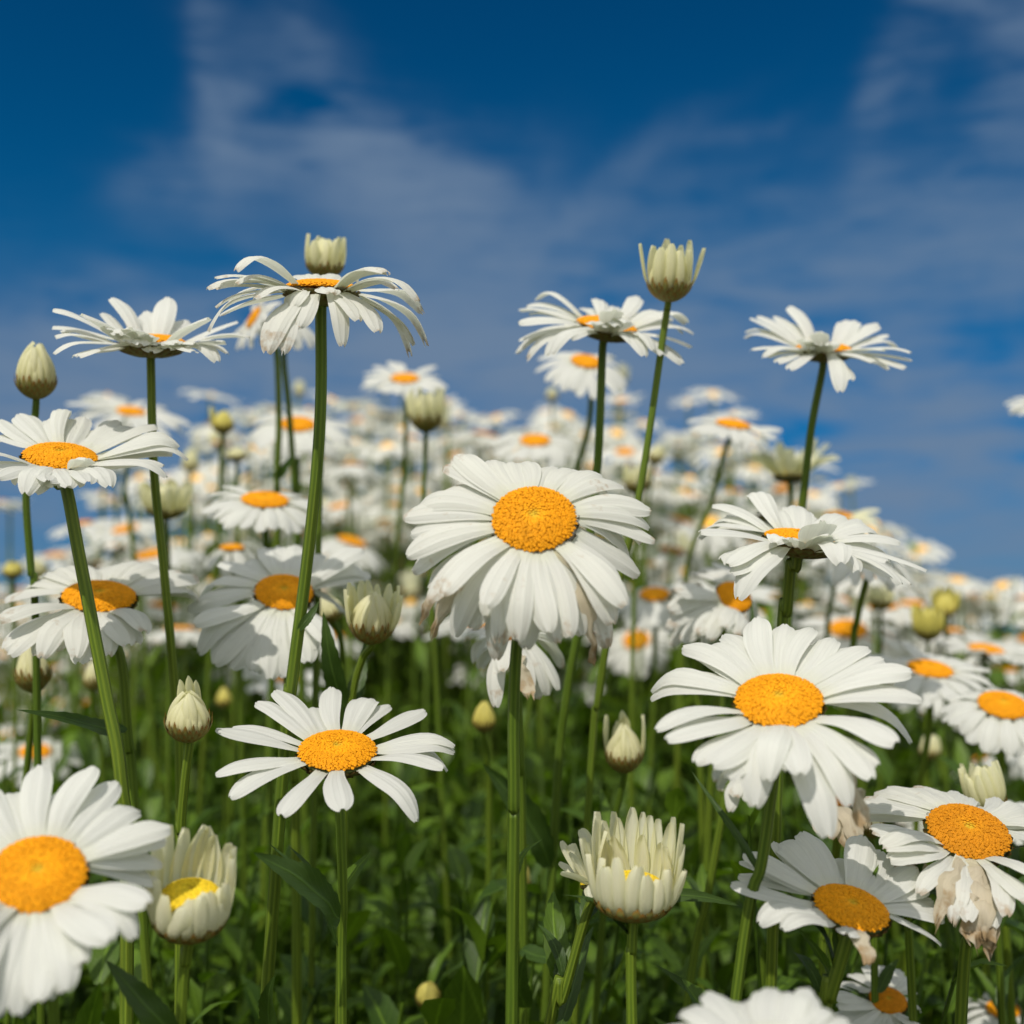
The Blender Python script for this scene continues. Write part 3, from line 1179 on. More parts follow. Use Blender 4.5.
daisy('soft focus daisy cut by the frame beside the half open bud',
      (38, 875), 46, .79, 0, .36, pw=30, rho=3, pl=106, bow=.07, disc=0, r=.0019,
      fill=True, tips=[(37, 766, 'B'), (12, 782, 'B'), (90, 763, 'B'), (66, 785, 'B', .8), (118, 781), (141, 801), (171, 823), (168, 838, '', .8), (164, 862), (158, 880), (150, 902), (140, 921), (107, 938, '', 1.2), (66, 981, '', 1.2),
            (40, 1001), (18, 1003), (-6, 1000), (-32, 985), (-56, 955), (-72, 920), (-76, 880), (-74, 840), (-58, 802), (-20, 783, 'B')],
      stem=[(50, 980), (54, 1024)], drift=.002)
daisy('sunlit daisy seen from the side with its white petals spread flat, above the shaded one',
      (60, 458), 35, .35, 2, .50, pw=25, rho=-8, pl=86, bow=.06, disc=1, r=.0028,
      fill=True, tips=[(19, 412, 'B'), (54, 411, 'B'), (63, 399, 'B', .7), (83, 415, 'B'), (122, 420, 'B'), (141, 418, 'B'), (157, 422), (181, 430), (190, 443), (172, 452), (168, 464), (-3, 420), (-15, 432), (-24, 448), (-22, 466), (0, 474),
            (27, 478, 'F', 1), (47, 482, 'F', 1), (66, 482, 'F', 1), (90, 478, 'F'), (112, 474, 'F'), (88, 456, 'F', 1, .5)],
      stem=[(66, 487), (80, 560), (105, 690), (121, 780), (127, 930)], drift=-.004)
daisy('shaded grey-white daisy standing in the shadow below a sunlit one, its petal edges torn',
      (99, 598), 35, .43, 2, .56, pw=26, rho=4, pl=86, bow=.10, disc=2, m=M_WORN, r=.0024,
      fill=True, tips=[(5, 597), (42, 573, 'B'), (56, 567, 'B'), (22, 581), (0, 618), (2, 646), (10, 652), (42, 640), (80, 663, 'F'), (72, 640, 'F'), (108, 644, 'F'), (125, 642, 'F'), (148, 630, 'F'), (200, 588), (198, 577), (181, 571), (160, 566),
            (138, 562, 'B', .9), (85, 566, 'B'), (107, 566, 'B'), (124, 566, 'B'), (190, 596)],
      stem=[(120, 655), (128, 740), (136, 830)], drift=.002)
daisy('white daisy behind the tallest stem, lower petals hanging down in long folds',
      (284, 593), 28.5, .60, 4, .60, pw=24, rho=12, pl=78, bow=.12, disc=0, r=.0026,
      fill=True, tips=[(281, 545, 'B', 1.2), (300, 546, 'B'), (265, 548, 'B'), (365, 548), (371, 566), (370, 574), (356, 586), (245, 562), (220, 563), (201, 581), (187, 608), (195, 623), (199, 638), (215, 663, '', 1.1), (232, 669, '', 1.1), (270, 677),
            (283, 676), (310, 663), (330, 640), (320, 552, 'B'), (253, 672), (345, 610)],
      stem=[(289, 690), (294, 770), (296, 850)], drift=.004)
daisy('tall daisy with ragged petals bent down at their brown tips, on the thickest upright stem',
      (321, 290), 36, -.07, 0, .49, pw=24, rho=2, pl=84, bow=.13, disc=2, m=M_WORN, r=.0027,
      fill=True, tips=[(235, 255, '', .8), (214, 275, '', .8), (206, 284), (207, 313, '', 1.0), (226, 300, '', .8), (268, 338, 'F', 1.1), (279, 344, 'Fw', 1.1), (291, 302, 'F', 1.0, .45), (343, 333, 'F', .8, .8), (381, 328, 'F', .95),
            (414, 341, 'w'), (430, 330, 'w'), (425, 297, 'w'), (418, 286), (387, 268), (384, 274), (296, 277, 'B'), (310, 275, 'B'), (335, 275, 'B'), (352, 280, 'B'), (330, 292, 'F', 1, .4)],
      stem=[(321, 400), (316, 480), (305, 580), (291, 690), (284, 760)], drift=.003)
daisy('crown shaped daisy seen from just below against the deep blue sky, olive calyx showing',
      (151, 343), 33, .02, 0, .545, pw=22, rho=-22, pl=70, bow=.05, disc=0, r=.0022,
      fill=True, tips=[(115, 294, 'B'), (168, 298, 'B', 1.1), (148, 312, 'B'), (101, 309, 'B', .8), (53, 306), (83, 313), (53, 325), (53, 343), (79, 356, 'F'), (116, 324, 'F', 1.1, .8), (132, 328, 'F', 1.2, .8), (145, 334, 'F', 1.1, .7), (172, 324, 'B'),
            (185, 319), (206, 318), (238, 322), (250, 334), (225, 342), (218, 348), (196, 352, 'F', .9), (160, 343, 'F', .9, .6), (176, 340, 'F', .9, .7)],
      stem=[(154, 470), (164, 571), (175, 693), (180, 800)], drift=.003)
daisy('daisy with cupped front petals on a tall stem just left of the open-fingered bud',
      (607, 327), 30, .16, 11, .60, pw=20, rho=0, pl=68, bow=.12, disc=0, r=.0024,
      fill=True, tips=[(536, 287), (519, 309), (528, 302), (519, 323), (514, 348, 'w'), (526, 350, 'w'), (555, 337, 'F'), (583, 308, 'B', .8), (597, 300, 'B', .9), (613, 309, 'F', 1.1, .75), (593, 322, 'F', 1, .7), (629, 319, 'F', 1.1, .75), (641, 295, 'B'),
            (668, 307), (689, 313), (695, 330), (692, 346), (683, 363, '', 1.2), (643, 352, 'F'), (663, 316), (655, 340)],
      stem=[(600, 420), (596, 480), (580, 615), (566, 700), (555, 820)], drift=.004)
daisy('daisy alone against pale cloud on a long leaning stem, fine petals fanned like a skirt',
      (824, 350), 27, .06, 5, .63, pw=18, rho=-8, pl=66, bow=.07, disc=0, r=.0023,
      fill=True, tips=[(792, 305, 'B'), (759, 316), (750, 319), (747, 324), (744, 330), (751, 348), (764, 347), (790, 368, 'F'), (819, 330, 'F', 1, .6), (802, 338, 'F', 1, .6), (832, 340, 'F', 1, .5), (855, 314, 'B', 1.4), (880, 323), (900, 340), (910, 348),
            (911, 361), (905, 368), (873, 362), (842, 383, 'F'), (776, 316), (886, 350), (812, 342, 'F', 1, .5)],
      stem=[(811, 430), (803, 500), (793, 580), (785, 660)], drift=.006)
daisy('wide daisy tilted sideways with ruffled layered petals, its green calyx seen from below',
      (800, 541), 35, .16, 9, .50, pw=26, rho=0, pl=84, bow=.09, disc=1, r=.0026,
      fill=True, tips=[(750, 481, 'B', 1.0), (715, 502), (699, 525), (700, 531), (726, 565, 'F'), (741, 578, 'F', 1.1), (711, 516), (798, 503, 'B', 1.3), (823, 519, 'F', 1.3, .75), (775, 534, 'F', .9, .5), (845, 513, 'B'), (880, 524), (900, 541), (898, 556),
            (927, 572), (903, 580), (888, 561), (862, 520), (772, 505, 'B'), (845, 545, 'F'), (735, 511)],
      stem=[(791, 563), (787, 610), (780, 680)], drift=.004)
daisy('daisy lying open in half shadow low among stems, a soft shadow crossing its upper petals',
      (851, 909), 37, .52, 15, .425, pw=29, rho=0, pl=88, bow=.05, disc=2, r=.0027,
      tips=[(779, 831, 'B', 1.2), (805, 827, 'B', 1.2), (833, 848, 'B', 1.1), (864, 836, 'B', 1.2), (884, 849, 'B', 1.2), (918, 868, '', 1.1), (930, 899), (944, 913), (942, 941, '', .8), (866, 946, 'FW', .8, .6), (848, 934, 'F', .8, .5), (787, 915),
            (762, 906), (731, 885, '', .8), (738, 874, '', .8), (740, 858, '', .8), (744, 850), (774, 843, 'B'), (925, 884)],
      stem=[(846, 940), (829, 1000), (820, 1040)], drift=.002)
daisy('old daisy with crumpled narrow petals and a brown withered bunch hanging from its underside',
      (968, 833), 40, .62, 13, .468, pw=22, rho=8, pl=96, bow=.08, disc=3, m=M_WORN, r=.0026, crumple=.06,
      fill=True, tips=[(968, 800, 'B'), (950, 792, 'B'), (931, 789, 'B'), (916, 787), (905, 786), (888, 788), (874, 791), (862, 798), (852, 806), (858, 816), (872, 828), (887, 846), (880, 838), (893, 860), (953, 908, 'Fw'), (966, 920, 'F'), (985, 929, 'FW', 1.5),
            (978, 922, 'FW', 1.1), (992, 918, 'FW'), (1028, 903), (1046, 880), (1060, 850), (1054, 825), (1030, 806), (1000, 800, 'B'), (940, 905, 'FW', .7), (1012, 912)],
      stem=[(970, 935), (961, 1016)], drift=.003)
daisy('small half opened daisy with splayed pale petals tucked behind the ivory cup',
      (596, 880), 16, .15, -22, .465, pw=12, rho=-30, pl=42, bow=.05, disc=0, r=.0021, m=M_CREAM, young=True,
      tips=[(562, 841), (567, 835), (581, 826, 'B'), (591, 829, 'B'), (559, 863), (563, 872), (588, 889, 'F'), (575, 838, 'F'), (600, 838, 'B'), (570, 850, 'F')],
      stem=[(590, 905), (562, 1000), (548, 1030)], drift=.002)
daisy('blurred nearest daisy peeking over the bottom edge of the picture',
      (765, 1062), 46, .62, 0, .31, pw=33, rho=4, pl=104, bow=.07, disc=0, r=.0017,
      tips=[(680, 1003), (707, 991, 'B'), (722, 1000, 'B', .8), (741, 994, 'B'), (769, 984, 'B', 1.1), (798, 981, 'B', 1.1), (829, 997, 'B', 1.1), (848, 1018), (860, 1040), (658, 1030), (650, 1060), (870, 1070), (850, 1110), (810, 1140), (765, 1150), (720, 1140),
            (680, 1110), (815, 990, 'B')],
      stem=[(765, 1120)], drift=.002)
daisy('shaded small daisy with a dark orange disc crossed by a leaning stem at the bottom',
      (888, 1001), 18, .68, 10, .56, pw=17, rho=2, pl=50, bow=.07, disc=3, r=.0022,
      tips=[(850, 972, 'B'), (866, 963, 'B'), (880, 960, 'B'), (897, 964, 'B'), (911, 975, 'B'), (913, 990), (838, 982), (835, 995), (838, 1006), (836, 1018), (850, 1030), (868, 1046), (890, 1048), (905, 1040), (918, 1028), (920, 1008)],
      stem=[(888, 1040), (886, 1080)], drift=.002)
daisy('drooping daisy with hanging folded petals tucked beneath the large middle flower',
      (514, 639), 19, .10, -8, .56, pw=19, rho=45, pl=62, bow=.18, disc=3, m=M_WORN, r=.0024,
      tips=[(493, 694, 'F'), (480, 667), (472, 649), (548, 695, 'F'), (560, 690, 'F'), (564, 668), (556, 650), (530, 690, 'F'), (540, 700, 'F'), (465, 640), (500, 672, 'F'), (520, 680, 'FW'), (558, 640)],
      stem=[(517, 680), (520, 760), (522, 850)], drift=.006)
daisy('windswept daisy turned sideways with petals trailing down to one side, beside a withered head',
      (734, 597), 18, .72, 32, .66, pw=18, rho=14, pl=66, bow=.10, disc=1, m=M_WORN, r=.0023, crumple=.05,
      tips=[(690, 574), (700, 565), (676, 590), (668, 606), (668, 622), (672, 640), (684, 640), (697, 632), (711, 632), (725, 625), (742, 630), (753, 618), (716, 563, 'B'), (735, 568, 'B'), (750, 578)],
      stem=[(722, 640), (715, 720), (710, 790)], drift=.006)
daisy('brown withered daisy head with shrivelled petals behind the biggest broad daisy',
      (838, 800), 18, .35, 0, .56, pw=15, rho=35, pl=46, bow=.2, disc=3, m=M_WILT, r=.0022, crumple=.25,
      tips=[(858, 842), (846, 846), (832, 838), (818, 830), (868, 830), (872, 812), (862, 795), (812, 812), (826, 790), (850, 835)],
      stem=[(836, 850), (826, 930), (822, 1000)], drift=.004)
daisy('spent white head with drooping petals hidden behind the biggest daisy, a bit of orange showing',
      (742, 770), 14, .3, 0, .58, pw=16, rho=35, pl=44, bow=.2, disc=3, m=M_WORN, r=.0022, crumple=.1,
      tips=[(735, 797), (722, 790), (748, 800), (765, 792), (780, 782), (716, 775), (775, 800), (730, 805)],
      stem=[(728, 790), (707, 900), (688, 1000)], drift=.004)

daisy('tangled brown withered daisy head beside the windswept one', (694, 600), 13, .45, 10, .68, pw=9, rho=30, pl=36, bow=.25, disc=3, m=M_WILT, r=.0022, crumple=.3,
      tips=[(672, 590), (668, 602), (673, 618), (682, 628), (694, 634), (706, 630), (714, 618), (712, 600), (700, 584), (684, 582), (690, 612), (678, 608)],
      stem=[(698, 660), (700, 760)], drift=.006)
daisy('papery brown collapsed daisy head at the right, under the old crumpled flower', (905, 862), 12, .2, -10, .53, pw=12, rho=40, pl=40, bow=.25, disc=3, m=M_WILT, r=.0021, crumple=.3,
      tips=[(888, 880), (896, 892), (906, 898), (918, 890), (926, 876), (880, 866), (912, 880), (930, 860)],
      stem=[(908, 920), (912, 1000)], drift=.004)
# flowers a little further back
daisy('daisy right of the biggest one with a raised fan of petals behind', (930, 670), 22, .34, 8, .74, pw=15.1, pr=66, np_=27, elev=14, curl=.5, sag=.35, disc=0,
      stem=[(930, 720), (918, 800), (912, 900)], drift=.01)
daisy('daisy at the frame edge with an orange disc and petals drooping below it', (1003, 706), 24, .52, 10, .68, pw=15.1, pr=66, np_=26, elev=-2, curl=.6, sag=.7, disc=2,
      stem=[(1002, 760), (996, 840), (990, 900)], drift=.01)
daisy('small white daisy with a thin orange crescent of disc below the two pale buds', (986, 650), 17, .22, 8, .95, pw=10.9, pr=50, np_=24, elev=18, curl=.4, sag=.25,
      stem=[(985, 690), (980, 760)], drift=.01)
daisy('daisy behind the tilted ruffled one, its petals sweeping down against the sky', (862, 553), 17, .20, 14, .72, pw=12.6, pr=64, np_=25, elev=8, curl=.6, sag=.6,
      stem=[(868, 570), (857, 620), (850, 690)], drift=.01)
daisy('daisy with a tall single petal standing up in front of its disc', (405, 379), 14, .33, 0, 1.0, pw=10.9, pr=48, np_=22, elev=14, curl=.35, sag=.3,
      stem=[(407, 400), (404, 470), (393, 590), (388, 680)], drift=.012)
daisy('daisy with spread petals just behind the cupped flower, leaning on a curved stem', (586, 362), 15, .42, 10, .85, pw=11.8, pr=54, np_=22, elev=4, curl=.5, sag=.5,
      stem=[(591, 392), (588, 430), (575, 476), (560, 540)], drift=.012)
daisy('white daisy with an orange oval disc behind two tall stems and drooping front petals', (298, 425), 17, .42, 0, .95, pw=13.4, pr=58, np_=26, elev=6, curl=.5, sag=.5,
      stem=[(298, 470), (300, 560), (302, 640)], drift=.012)
daisy('low wide daisy with thin orange disc and dense fringe, between the tall stems', (265, 501), 23, .32, 3, .72, pw=14.3, pr=66, np_=30, elev=7, curl=.5, sag=.4,
      stem=[(266, 540), (268, 600), (272, 680)], drift=.012)
daisy('daisy right above the large middle flower with a flat orange disc', (535, 441), 15, .38, 0, 1.05, pw=10.9, pr=48, np_=25, elev=8, curl=.4, sag=.4,
      stem=[(537, 470), (537, 540)], drift=.012)
daisy('daisy on a slim arching stem standing clear against cloud', (733, 425), 17, .22, 10, .88, pw=11.8, pr=50, np_=22, elev=12, curl=.5, sag=.55, r=.0021,
      stem=[(725, 450), (712, 500), (692, 550), (684, 620)], drift=.012)
daisy('cup shaped young daisy seen from below with upright creamy petals', (790, 476), 16, -.05, 0, .92, pw=11, pr=58, np_=26, elev=58, curl=.75, sag=.1, young=True, je=9, m=M_CREAM,
      stem=[(791, 488), (789, 530), (785, 600)], drift=.012)
daisy('dried daisy turned sideways with shrivelled petals, behind the ragged tall flower', (254, 318), 12, .25, -60, .78, pw=10.1, pr=38, np_=16, elev=14, curl=.6, sag=.6, m=M_WORN, disc=2,
      stem=[(276, 345), (279, 420), (277, 480), (276, 560)], drift=.01, crumple=.08)
daisy('faded daisy with a domed orange disc half hidden by the ragged tall flower', (287, 322), 15, .22, 6, .80, pw=11.8, pr=45, np_=15, elev=-4, curl=.7, sag=.8, disc=2,
      stem=[(284, 360), (289, 410), (294, 480), (297, 560)], drift=.01)
daisy('soft white daisy beyond the crown shaped one with its disc pale orange', (131, 412), 14, .30, 5, 1.05, pw=11.8, pr=62, np_=26, elev=14, curl=.5, sag=.35,
      stem=[(130, 440), (124, 500), (131, 530)], drift=.012)
daisy('small white daisy beside a closed bud near the middle skyline', (625, 452), 9.5, .38, 0, 1.7, pw=7.6, pr=31, np_=22, elev=8, curl=.4, sag=.4, stem=[(626, 480), (626, 540)], drift=.02)
daisy('pale ragged daisy hanging over the frame edge high against the sky', (1042, 404), 14, .25, 8, .95, pw=10.1, pr=38, np_=22, elev=10, curl=.5, sag=.5, stem=[(1040, 440), (1038, 560)], drift=.012)
daisy('white daisy with drooping fringe behind the windswept flower', (655, 595), 15, .45, 0, .95, pw=11.8, pr=52, np_=24, elev=4, curl=.6, sag=.7, stem=[(655, 650), (652, 740)], drift=.012)
daisy('dull white daisy under the low wide one, its petals collapsed', (232, 548), 12, .2, 0, .85, pw=11.8, pr=40, np_=12, elev=-26, curl=.6, sag=.9, m=M_WORN, stem=[(238, 590), (240, 660)], drift=.012, crumple=.1)
daisy('pale daisy beyond the ruffled one, its cream petals against the sky', (838, 516), 14, .2, 4, .95, pw=10.1, pr=44, np_=26, elev=16, curl=.4, sag=.3, m=M_CREAM, stem=[(838, 560), (830, 610), (826, 660)], drift=.012)
daisy('blurred daisy low by the path beneath the shaded flower', (35, 752), 15, .5, 0, 1.1, pw=11.8, pr=48, np_=24, elev=6, curl=.4, sag=.4, stem=[(36, 800)], drift=.012)
daisy('white daisy partly hidden by the old crumpled one at the frame edge', (1005, 812), 14, .5, 10, .62, pw=14.3, pr=46, np_=20, elev=8, curl=.4, sag=.4, stem=[(1006, 860), (1006, 930)], drift=.008)
daisy('shaded daisy at the foot of the stems in the bottom corner', (1003, 1010), 16, .5, 0, .68, pw=11.8, pr=46, np_=22, elev=8, curl=.4, sag=.4, stem=[(1003, 1050)], drift=.008)

# ================================================================== BUDS
bud('half opened daisy with upright ivory petals forming a cup, low in the centre', (633, 919), 82, 101, .435, 1, 20, 0,
    [(a, (.99 - .07 * (int(a) % 3 == 0) if 190 < a < 350 else .80 if a > 350 or a < 15 or 165 < a < 190 else .50 + .10 * (int(a) % 4 == 0) + .06 * (int(a) % 3)), (.20 if 200 < a < 340 else .34 if a > 340 or a < 20 or 160 < a < 200 else .16), rw) for a, rw in
     [(2, 1), (16, 1), (32, 1.1), (50, 1.2), (68, 1.2), (88, 1.25), (108, 1.2), (126, 1.2), (146, 1.1), (163, 1), (180, 1), (194, 1), (208, .9), (222, 1), (236, .9), (250, 1), (262, .8), (275, 1), (288, .9), (300, 1), (313, .9), (326, 1), (340, .9), (352, 1)]]
    + [(a, .78, .02, .9) for a in (200, 230, 257, 283, 310, 335)],
    stem=[(632, 950), (632, 1030)], drift=0, bowl=.20, young_disc=True, m=M_CREAM, fw=1.12, r=.0021, name='daisy', cat='daisy')
bud('tight cream bud on a paired stalk at the left of the crown shaped daisy', (36, 399), 42, 52, .57, 0, 6, 17, (), stem=[(34, 425), (26, 490), (31, 570), (36, 650)], drift=.002, bowl=.40, tipr=.30)
bud('pale bud with finger petals directly above the ragged tall daisy', (324, 279), 40, 46, .62, 3, 6, 15, [(60, .93, .02), (120, .9, .05), (20, 1.0, .14), (165, .98, .10), (200, .92, .05), (230, .95, 0), (270, .9, 0), (310, .95, 0)],
    stem=[(323, 300), (322, 420), (318, 560)], drift=.006, bowl=.35)
bud('large half open bud with one petal splayed out on each side, against blue sky', (668, 302), 48, 60, .57, 4, 4, 16, [(5, .98, .46, .75), (178, .90, .50, .75), (60, .98, .02), (90, 1.0, .0), (120, .96, .02), (215, 1.0, .03), (250, 1.02, 0), (290, 1.0, 0), (330, .97, .03), (150, .9, .04)],
    stem=[(664, 330), (640, 490), (614, 604), (598, 699), (590, 780)], drift=.004, bowl=.35)
bud('plump half open bud hugging the stem of the tall-petalled daisy', (426, 432), 35, 44, .82, 0, 8, 16, [(a, .95, .10) for a in range(10, 360, 36)], stem=[(425, 460), (424, 520), (432, 600)], drift=.01, bowl=.40)
bud('small yellowish bud with a pointed side petal standing in front of hazy sky', (223, 434), 23, 26, .95, 0, 6, 13, [(0, 1.05, .25), (330, 1.0, .1)], stem=[(221, 460), (219, 500), (216, 560)], drift=.01, bowl=.38, green=True, m=M_YELLOW)
bud('striped closed bud with two curled horns at its top, left of the crisp daisy', (189, 741), 49, 58, .455, -2, 24, 20, [(262, 1.12, -.55, .8), (285, 1.18, -.60, .8), (245, 1.0, -.35, .7)], stem=[(185, 780), (181, 830), (180, 900)], drift=.002, bowl=.42, tipr=.16)
bud('shaggy opening bud with thin curved petals beside a smaller bud, right of the drooping fringe', (371, 643), 50, 62, .545, 3, 22, 18, [(a, .86 + .14 * ((a * 7) % 5) / 5, .16 + .04 * ((a * 3) % 4), .8) for a in range(150, 400, 21)], stem=[(362, 660), (352, 700), (345, 790)], drift=.004, bowl=.40)
bud('neat domed bud with three petals standing up, above the ivory cup', (624, 772), 41, 56, .60, 0, 22, 20, [(275, 1.05, -.10, 1.2), (262, 1.02, -.10, 1.1), (185, 1.02, .04, .9), (340, 1.0, .02, .9), (295, .95, -.1)], stem=[(619, 800), (612, 832), (604, 900)], drift=.004, bowl=.40, tipr=.14)
bud('big opening bud with a bright yellow heart, overlapping the soft focus daisy', (189, 936), 80, 104, .40, 2, 34, 0, [(255, 1.05, .02), (275, 1.08, .0), (293, 1.04, .02), (235, 1.0, .04), (312, 1.0, .02), (215, .95, .06), (332, .98, .08), (195, .92, .12), (350, .92, .14), (175, .85, .16), (8, .86, .18), (25, .72, .1), (155, .70, .12),
                                                                                                            (45, .62, .02, 1.2), (65, .60, .0, 1.2), (85, .60, -.04, 1.2), (105, .62, -.02, 1.2), (125, .66, .0, 1.3), (142, .66, .04, 1.2)],
    stem=[(186, 965), (180, 1030)], drift=.001, bowl=.26, young_disc=True, m=M_CREAM, fw=1.4)
bud('small round yellow-green bud among the vertical stems under the middle flower', (484, 732), 25, 31, .72, 0, 22, 16, (), stem=[(487, 760), (489, 830)], drift=.01, bowl=.42, tipr=.2, m=M_YELLOW)
bud('tiny round yellow bud near the ground at the bottom', (428, 1003), 27, 29, .66, 0, 55, 15, (), stem=[(428, 1030)], drift=.01, bowl=.42, tipr=.2, m=M_YELLOW)
bud('dull tapering bud with twisted tip under the shaded daisy', (35, 692), 38, 52, .60, -6, 8, 18, [(270, 1.1, -.7), (90, .95, -.6)], stem=[(31, 730), (24, 800), (20, 860)], drift=.006, bowl=.42, tipr=.2)
bud('small striped bud in shadow left of the paired green stems', (93, 691), 20, 28, .80, 0, 8, 15, (), stem=[(97, 730), (104, 800)], drift=.01, bowl=.45, tipr=.3)
bud('square topped yellow bud standing clear above the far flowers', (945, 617), 25, 28, .98, 0, 22, 14, [(a, .98, .06) for a in range(180, 370, 30)], stem=[(946, 650), (946, 720)], drift=.012, bowl=.40, m=M_YELLOW)
bud('cream bud below the sweeping petals of the sky-side daisy', (881, 610), 25, 26, .98, 0, 8, 14, [(a, .98, .0) for a in range(0, 360, 40)], stem=[(881, 640), (880, 700)], drift=.012, bowl=.40)
bud('greenish white shaggy bud rising behind the old crumpled daisy', (990, 812), 40, 52, .56, -14, 14, 13, [(a, 1.0 - .03 * (a % 7), .02) for a in range(0, 360, 27)], stem=[(994, 850), (998, 930)], drift=.006, bowl=.22)
bud('round green seed bud caught between two flower heads', (872, 838), 26, 18, .55, 0, 12, 14, (), stem=[(876, 870), (874, 950)], drift=.004, bowl=.85, tipr=.5, m=M_BUD)
bud('tiny bud alone at the top of the far mass of flowers', (552, 401), 13, 13, 1.7, 0, 6, 11, (), stem=[(552, 430), (552, 500)], drift=.02, bowl=.42)
bud('small pale bud leaning right of the small skyline daisy', (654, 465), 18, 24, 1.15, 12, 6, 13, [(150, 1.1, .2), (200, 1.0, .1)], stem=[(650, 490), (645, 560)], drift=.015, bowl=.42)
bud('rounded white bud crossed by the long slanting stem', (637, 494), 27, 30, .86, 0, 8, 15, [(a, .98, .05) for a in range(0, 360, 40)], stem=[(637, 530), (634, 600)], drift=.012, bowl=.42)
bud('flat yellow bud at the left edge over the grey path', (13, 579), 21, 17, 1.0, 0, 12, 13, (), stem=[(14, 610), (16, 680)], drift=.012, bowl=.5, tipr=.5, m=M_YELLOW)
bud('shy cream bud half hidden behind the shaggy opening bud', (334, 622), 30, 27, .68, -20, 10, 15, (), stem=[(342, 650), (345, 740)], drift=.008, bowl=.42)
bud('yellowish bud in the shade under the right-hand flowers', (930, 760), 23, 24, .88, 0, 10, 14, (), stem=[(931, 800)], drift=.01, bowl=.40, tipr=.5)
bud('ruffled pale yellow bud bursting open behind the long slim stem', (166, 519), 42, 38, .80, 0, 12, 14, [(a, .95, .28) for a in range(0, 360, 24)], stem=[(168, 560), (170, 640)], drift=.01, bowl=.35)
bud('slender unopened yellow bud low in the dark leaves', (525, 893), 12, 25, .74, 0, 10, 11, (), stem=[(526, 930), (528, 1000)], drift=.008, bowl=.4, tipr=.2, m=M_YELLOW)
bud('blurred yellow bud in the green behind the striped bud', (224, 708), 17, 20, 1.1, 0, 14, 12, (), stem=[(225, 750)], drift=.012, bowl=.4, m=M_YELLOW)
bud('second small cream bud in front of the hazy left skyline', (237, 462), 22, 18, 1.0, 0, 8, 13, [(0, 1.2, .7), (180, 1.1, .3)], stem=[(237, 500), (238, 560)], drift=.012, bowl=.4)
bud('soft yellow bud behind the square topped one', (928, 640), 30, 36, .95, 0, 20, 14, [(a, .98, .1) for a in range(0, 360, 33)], stem=[(928, 690), (926, 760)], drift=.012, bowl=.38, m=M_YELLOW)


# ================================================================== LEAVES ON THE NEAR STALKS
def nearest_root(x, y, d):
    p = at(x, y, d)
    best = None
    for o in COL.objects:
        if o.parent is None and o.get('category') in ('daisy', 'daisy bud'):
            for c in o.children:
                if c.name.startswith('stem'):
                    vs = c.data.vertices
                    for v in list(vs)[::19]:
                        q = v.co + o.location
                        dd = (q - p).length
                        if best is None or dd < best[0]:
                            best = (dd, o, q.copy())
    return best[1], best[2]


for (x0, y0, x1, y1, d, wpx, tow) in [
    (341, 912, 254, 861, .47, 34, -.05), (88, 757, 17, 705, .52, 17, -.04), (556, 850, 479, 768, .62, 30, -.03), (688, 955, 668, 900, .47, 18, -.02), (704, 952, 742, 905, .47, 15, .0),
    (168, 1008, 104, 962, .42, 26, -.03), (320, 1024, 282, 978, .50, 24, -.03), (522, 1020, 526, 955, .56, 24, -.02), (316, 690, 322, 612, .55, 20, -.01), (714, 832, 697, 770, .46, 7, -.01),
    (305, 625, 318, 600, .50, 9, .0), (585, 985, 600, 930, .52, 14, .0), (640, 1020, 660, 960, .52, 16, .01), (600, 1010, 570, 968, .53, 18, .01),
    (276, 480, 292, 452, .80, 9, .0), (345, 720, 362, 640, .56, 16, .01), (735, 650, 758, 600, .60, 12, .0), (850, 1000, 900, 960, .56, 12, .0)]:
    root, q = nearest_root(x0, y0, d)
    tip = at(x1, y1, d + tow)
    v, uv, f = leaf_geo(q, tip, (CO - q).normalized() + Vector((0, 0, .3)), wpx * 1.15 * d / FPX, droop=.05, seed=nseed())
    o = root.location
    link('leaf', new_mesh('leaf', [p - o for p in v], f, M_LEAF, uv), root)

rl = random.Random(31)
for o in [q for q in COL.objects if q.parent is None and q.get('category') in ('daisy', 'daisy bud')]:
    st = [c for c in o.children if c.name.startswith('stem')][0]
    vs = st.data.vertices
    n_r = len(vs) // 19
    for q in range(rl.randint(4, 7)):
        ring = int(n_r * rl.uniform(.25, .85))
        cc = Vector((0, 0, 0))
        for v_ in range(18):
            cc += vs[ring * 19 + v_].co
        cc /= 18
        wz = cc.z + o.location.z
        rel = cc + o.location - CO
        row = 512 - FPX * rel.dot(CU) / rel.dot(CF)
        if row < 855 or row > 1250:
            continue
        azm = rl.uniform(0, 2 * math.pi)
        if math.sin(azm) < -.5 and rl.random() < .7:
            azm += math.pi
        if rel.dot(CF) < .41:
            continue
        if math.sin(azm) < -.1:
            azm = -azm
        L = rl.uniform(.022, .046)
        tip = cc + Vector((math.cos(azm) * L * .75, math.sin(azm) * L * .75, L * rl.uniform(.3, .9)))
        v, uv, f = leaf_geo(cc, tip, Vector((0, 0, 1)), L * rl.uniform(.17, .26), droop=rl.uniform(.05, .2), seed=nseed())
        link('leaf', new_mesh('leaf', v, f, M_NEARFOL if rl.random() < .6 else M_LEAF, uv), o)

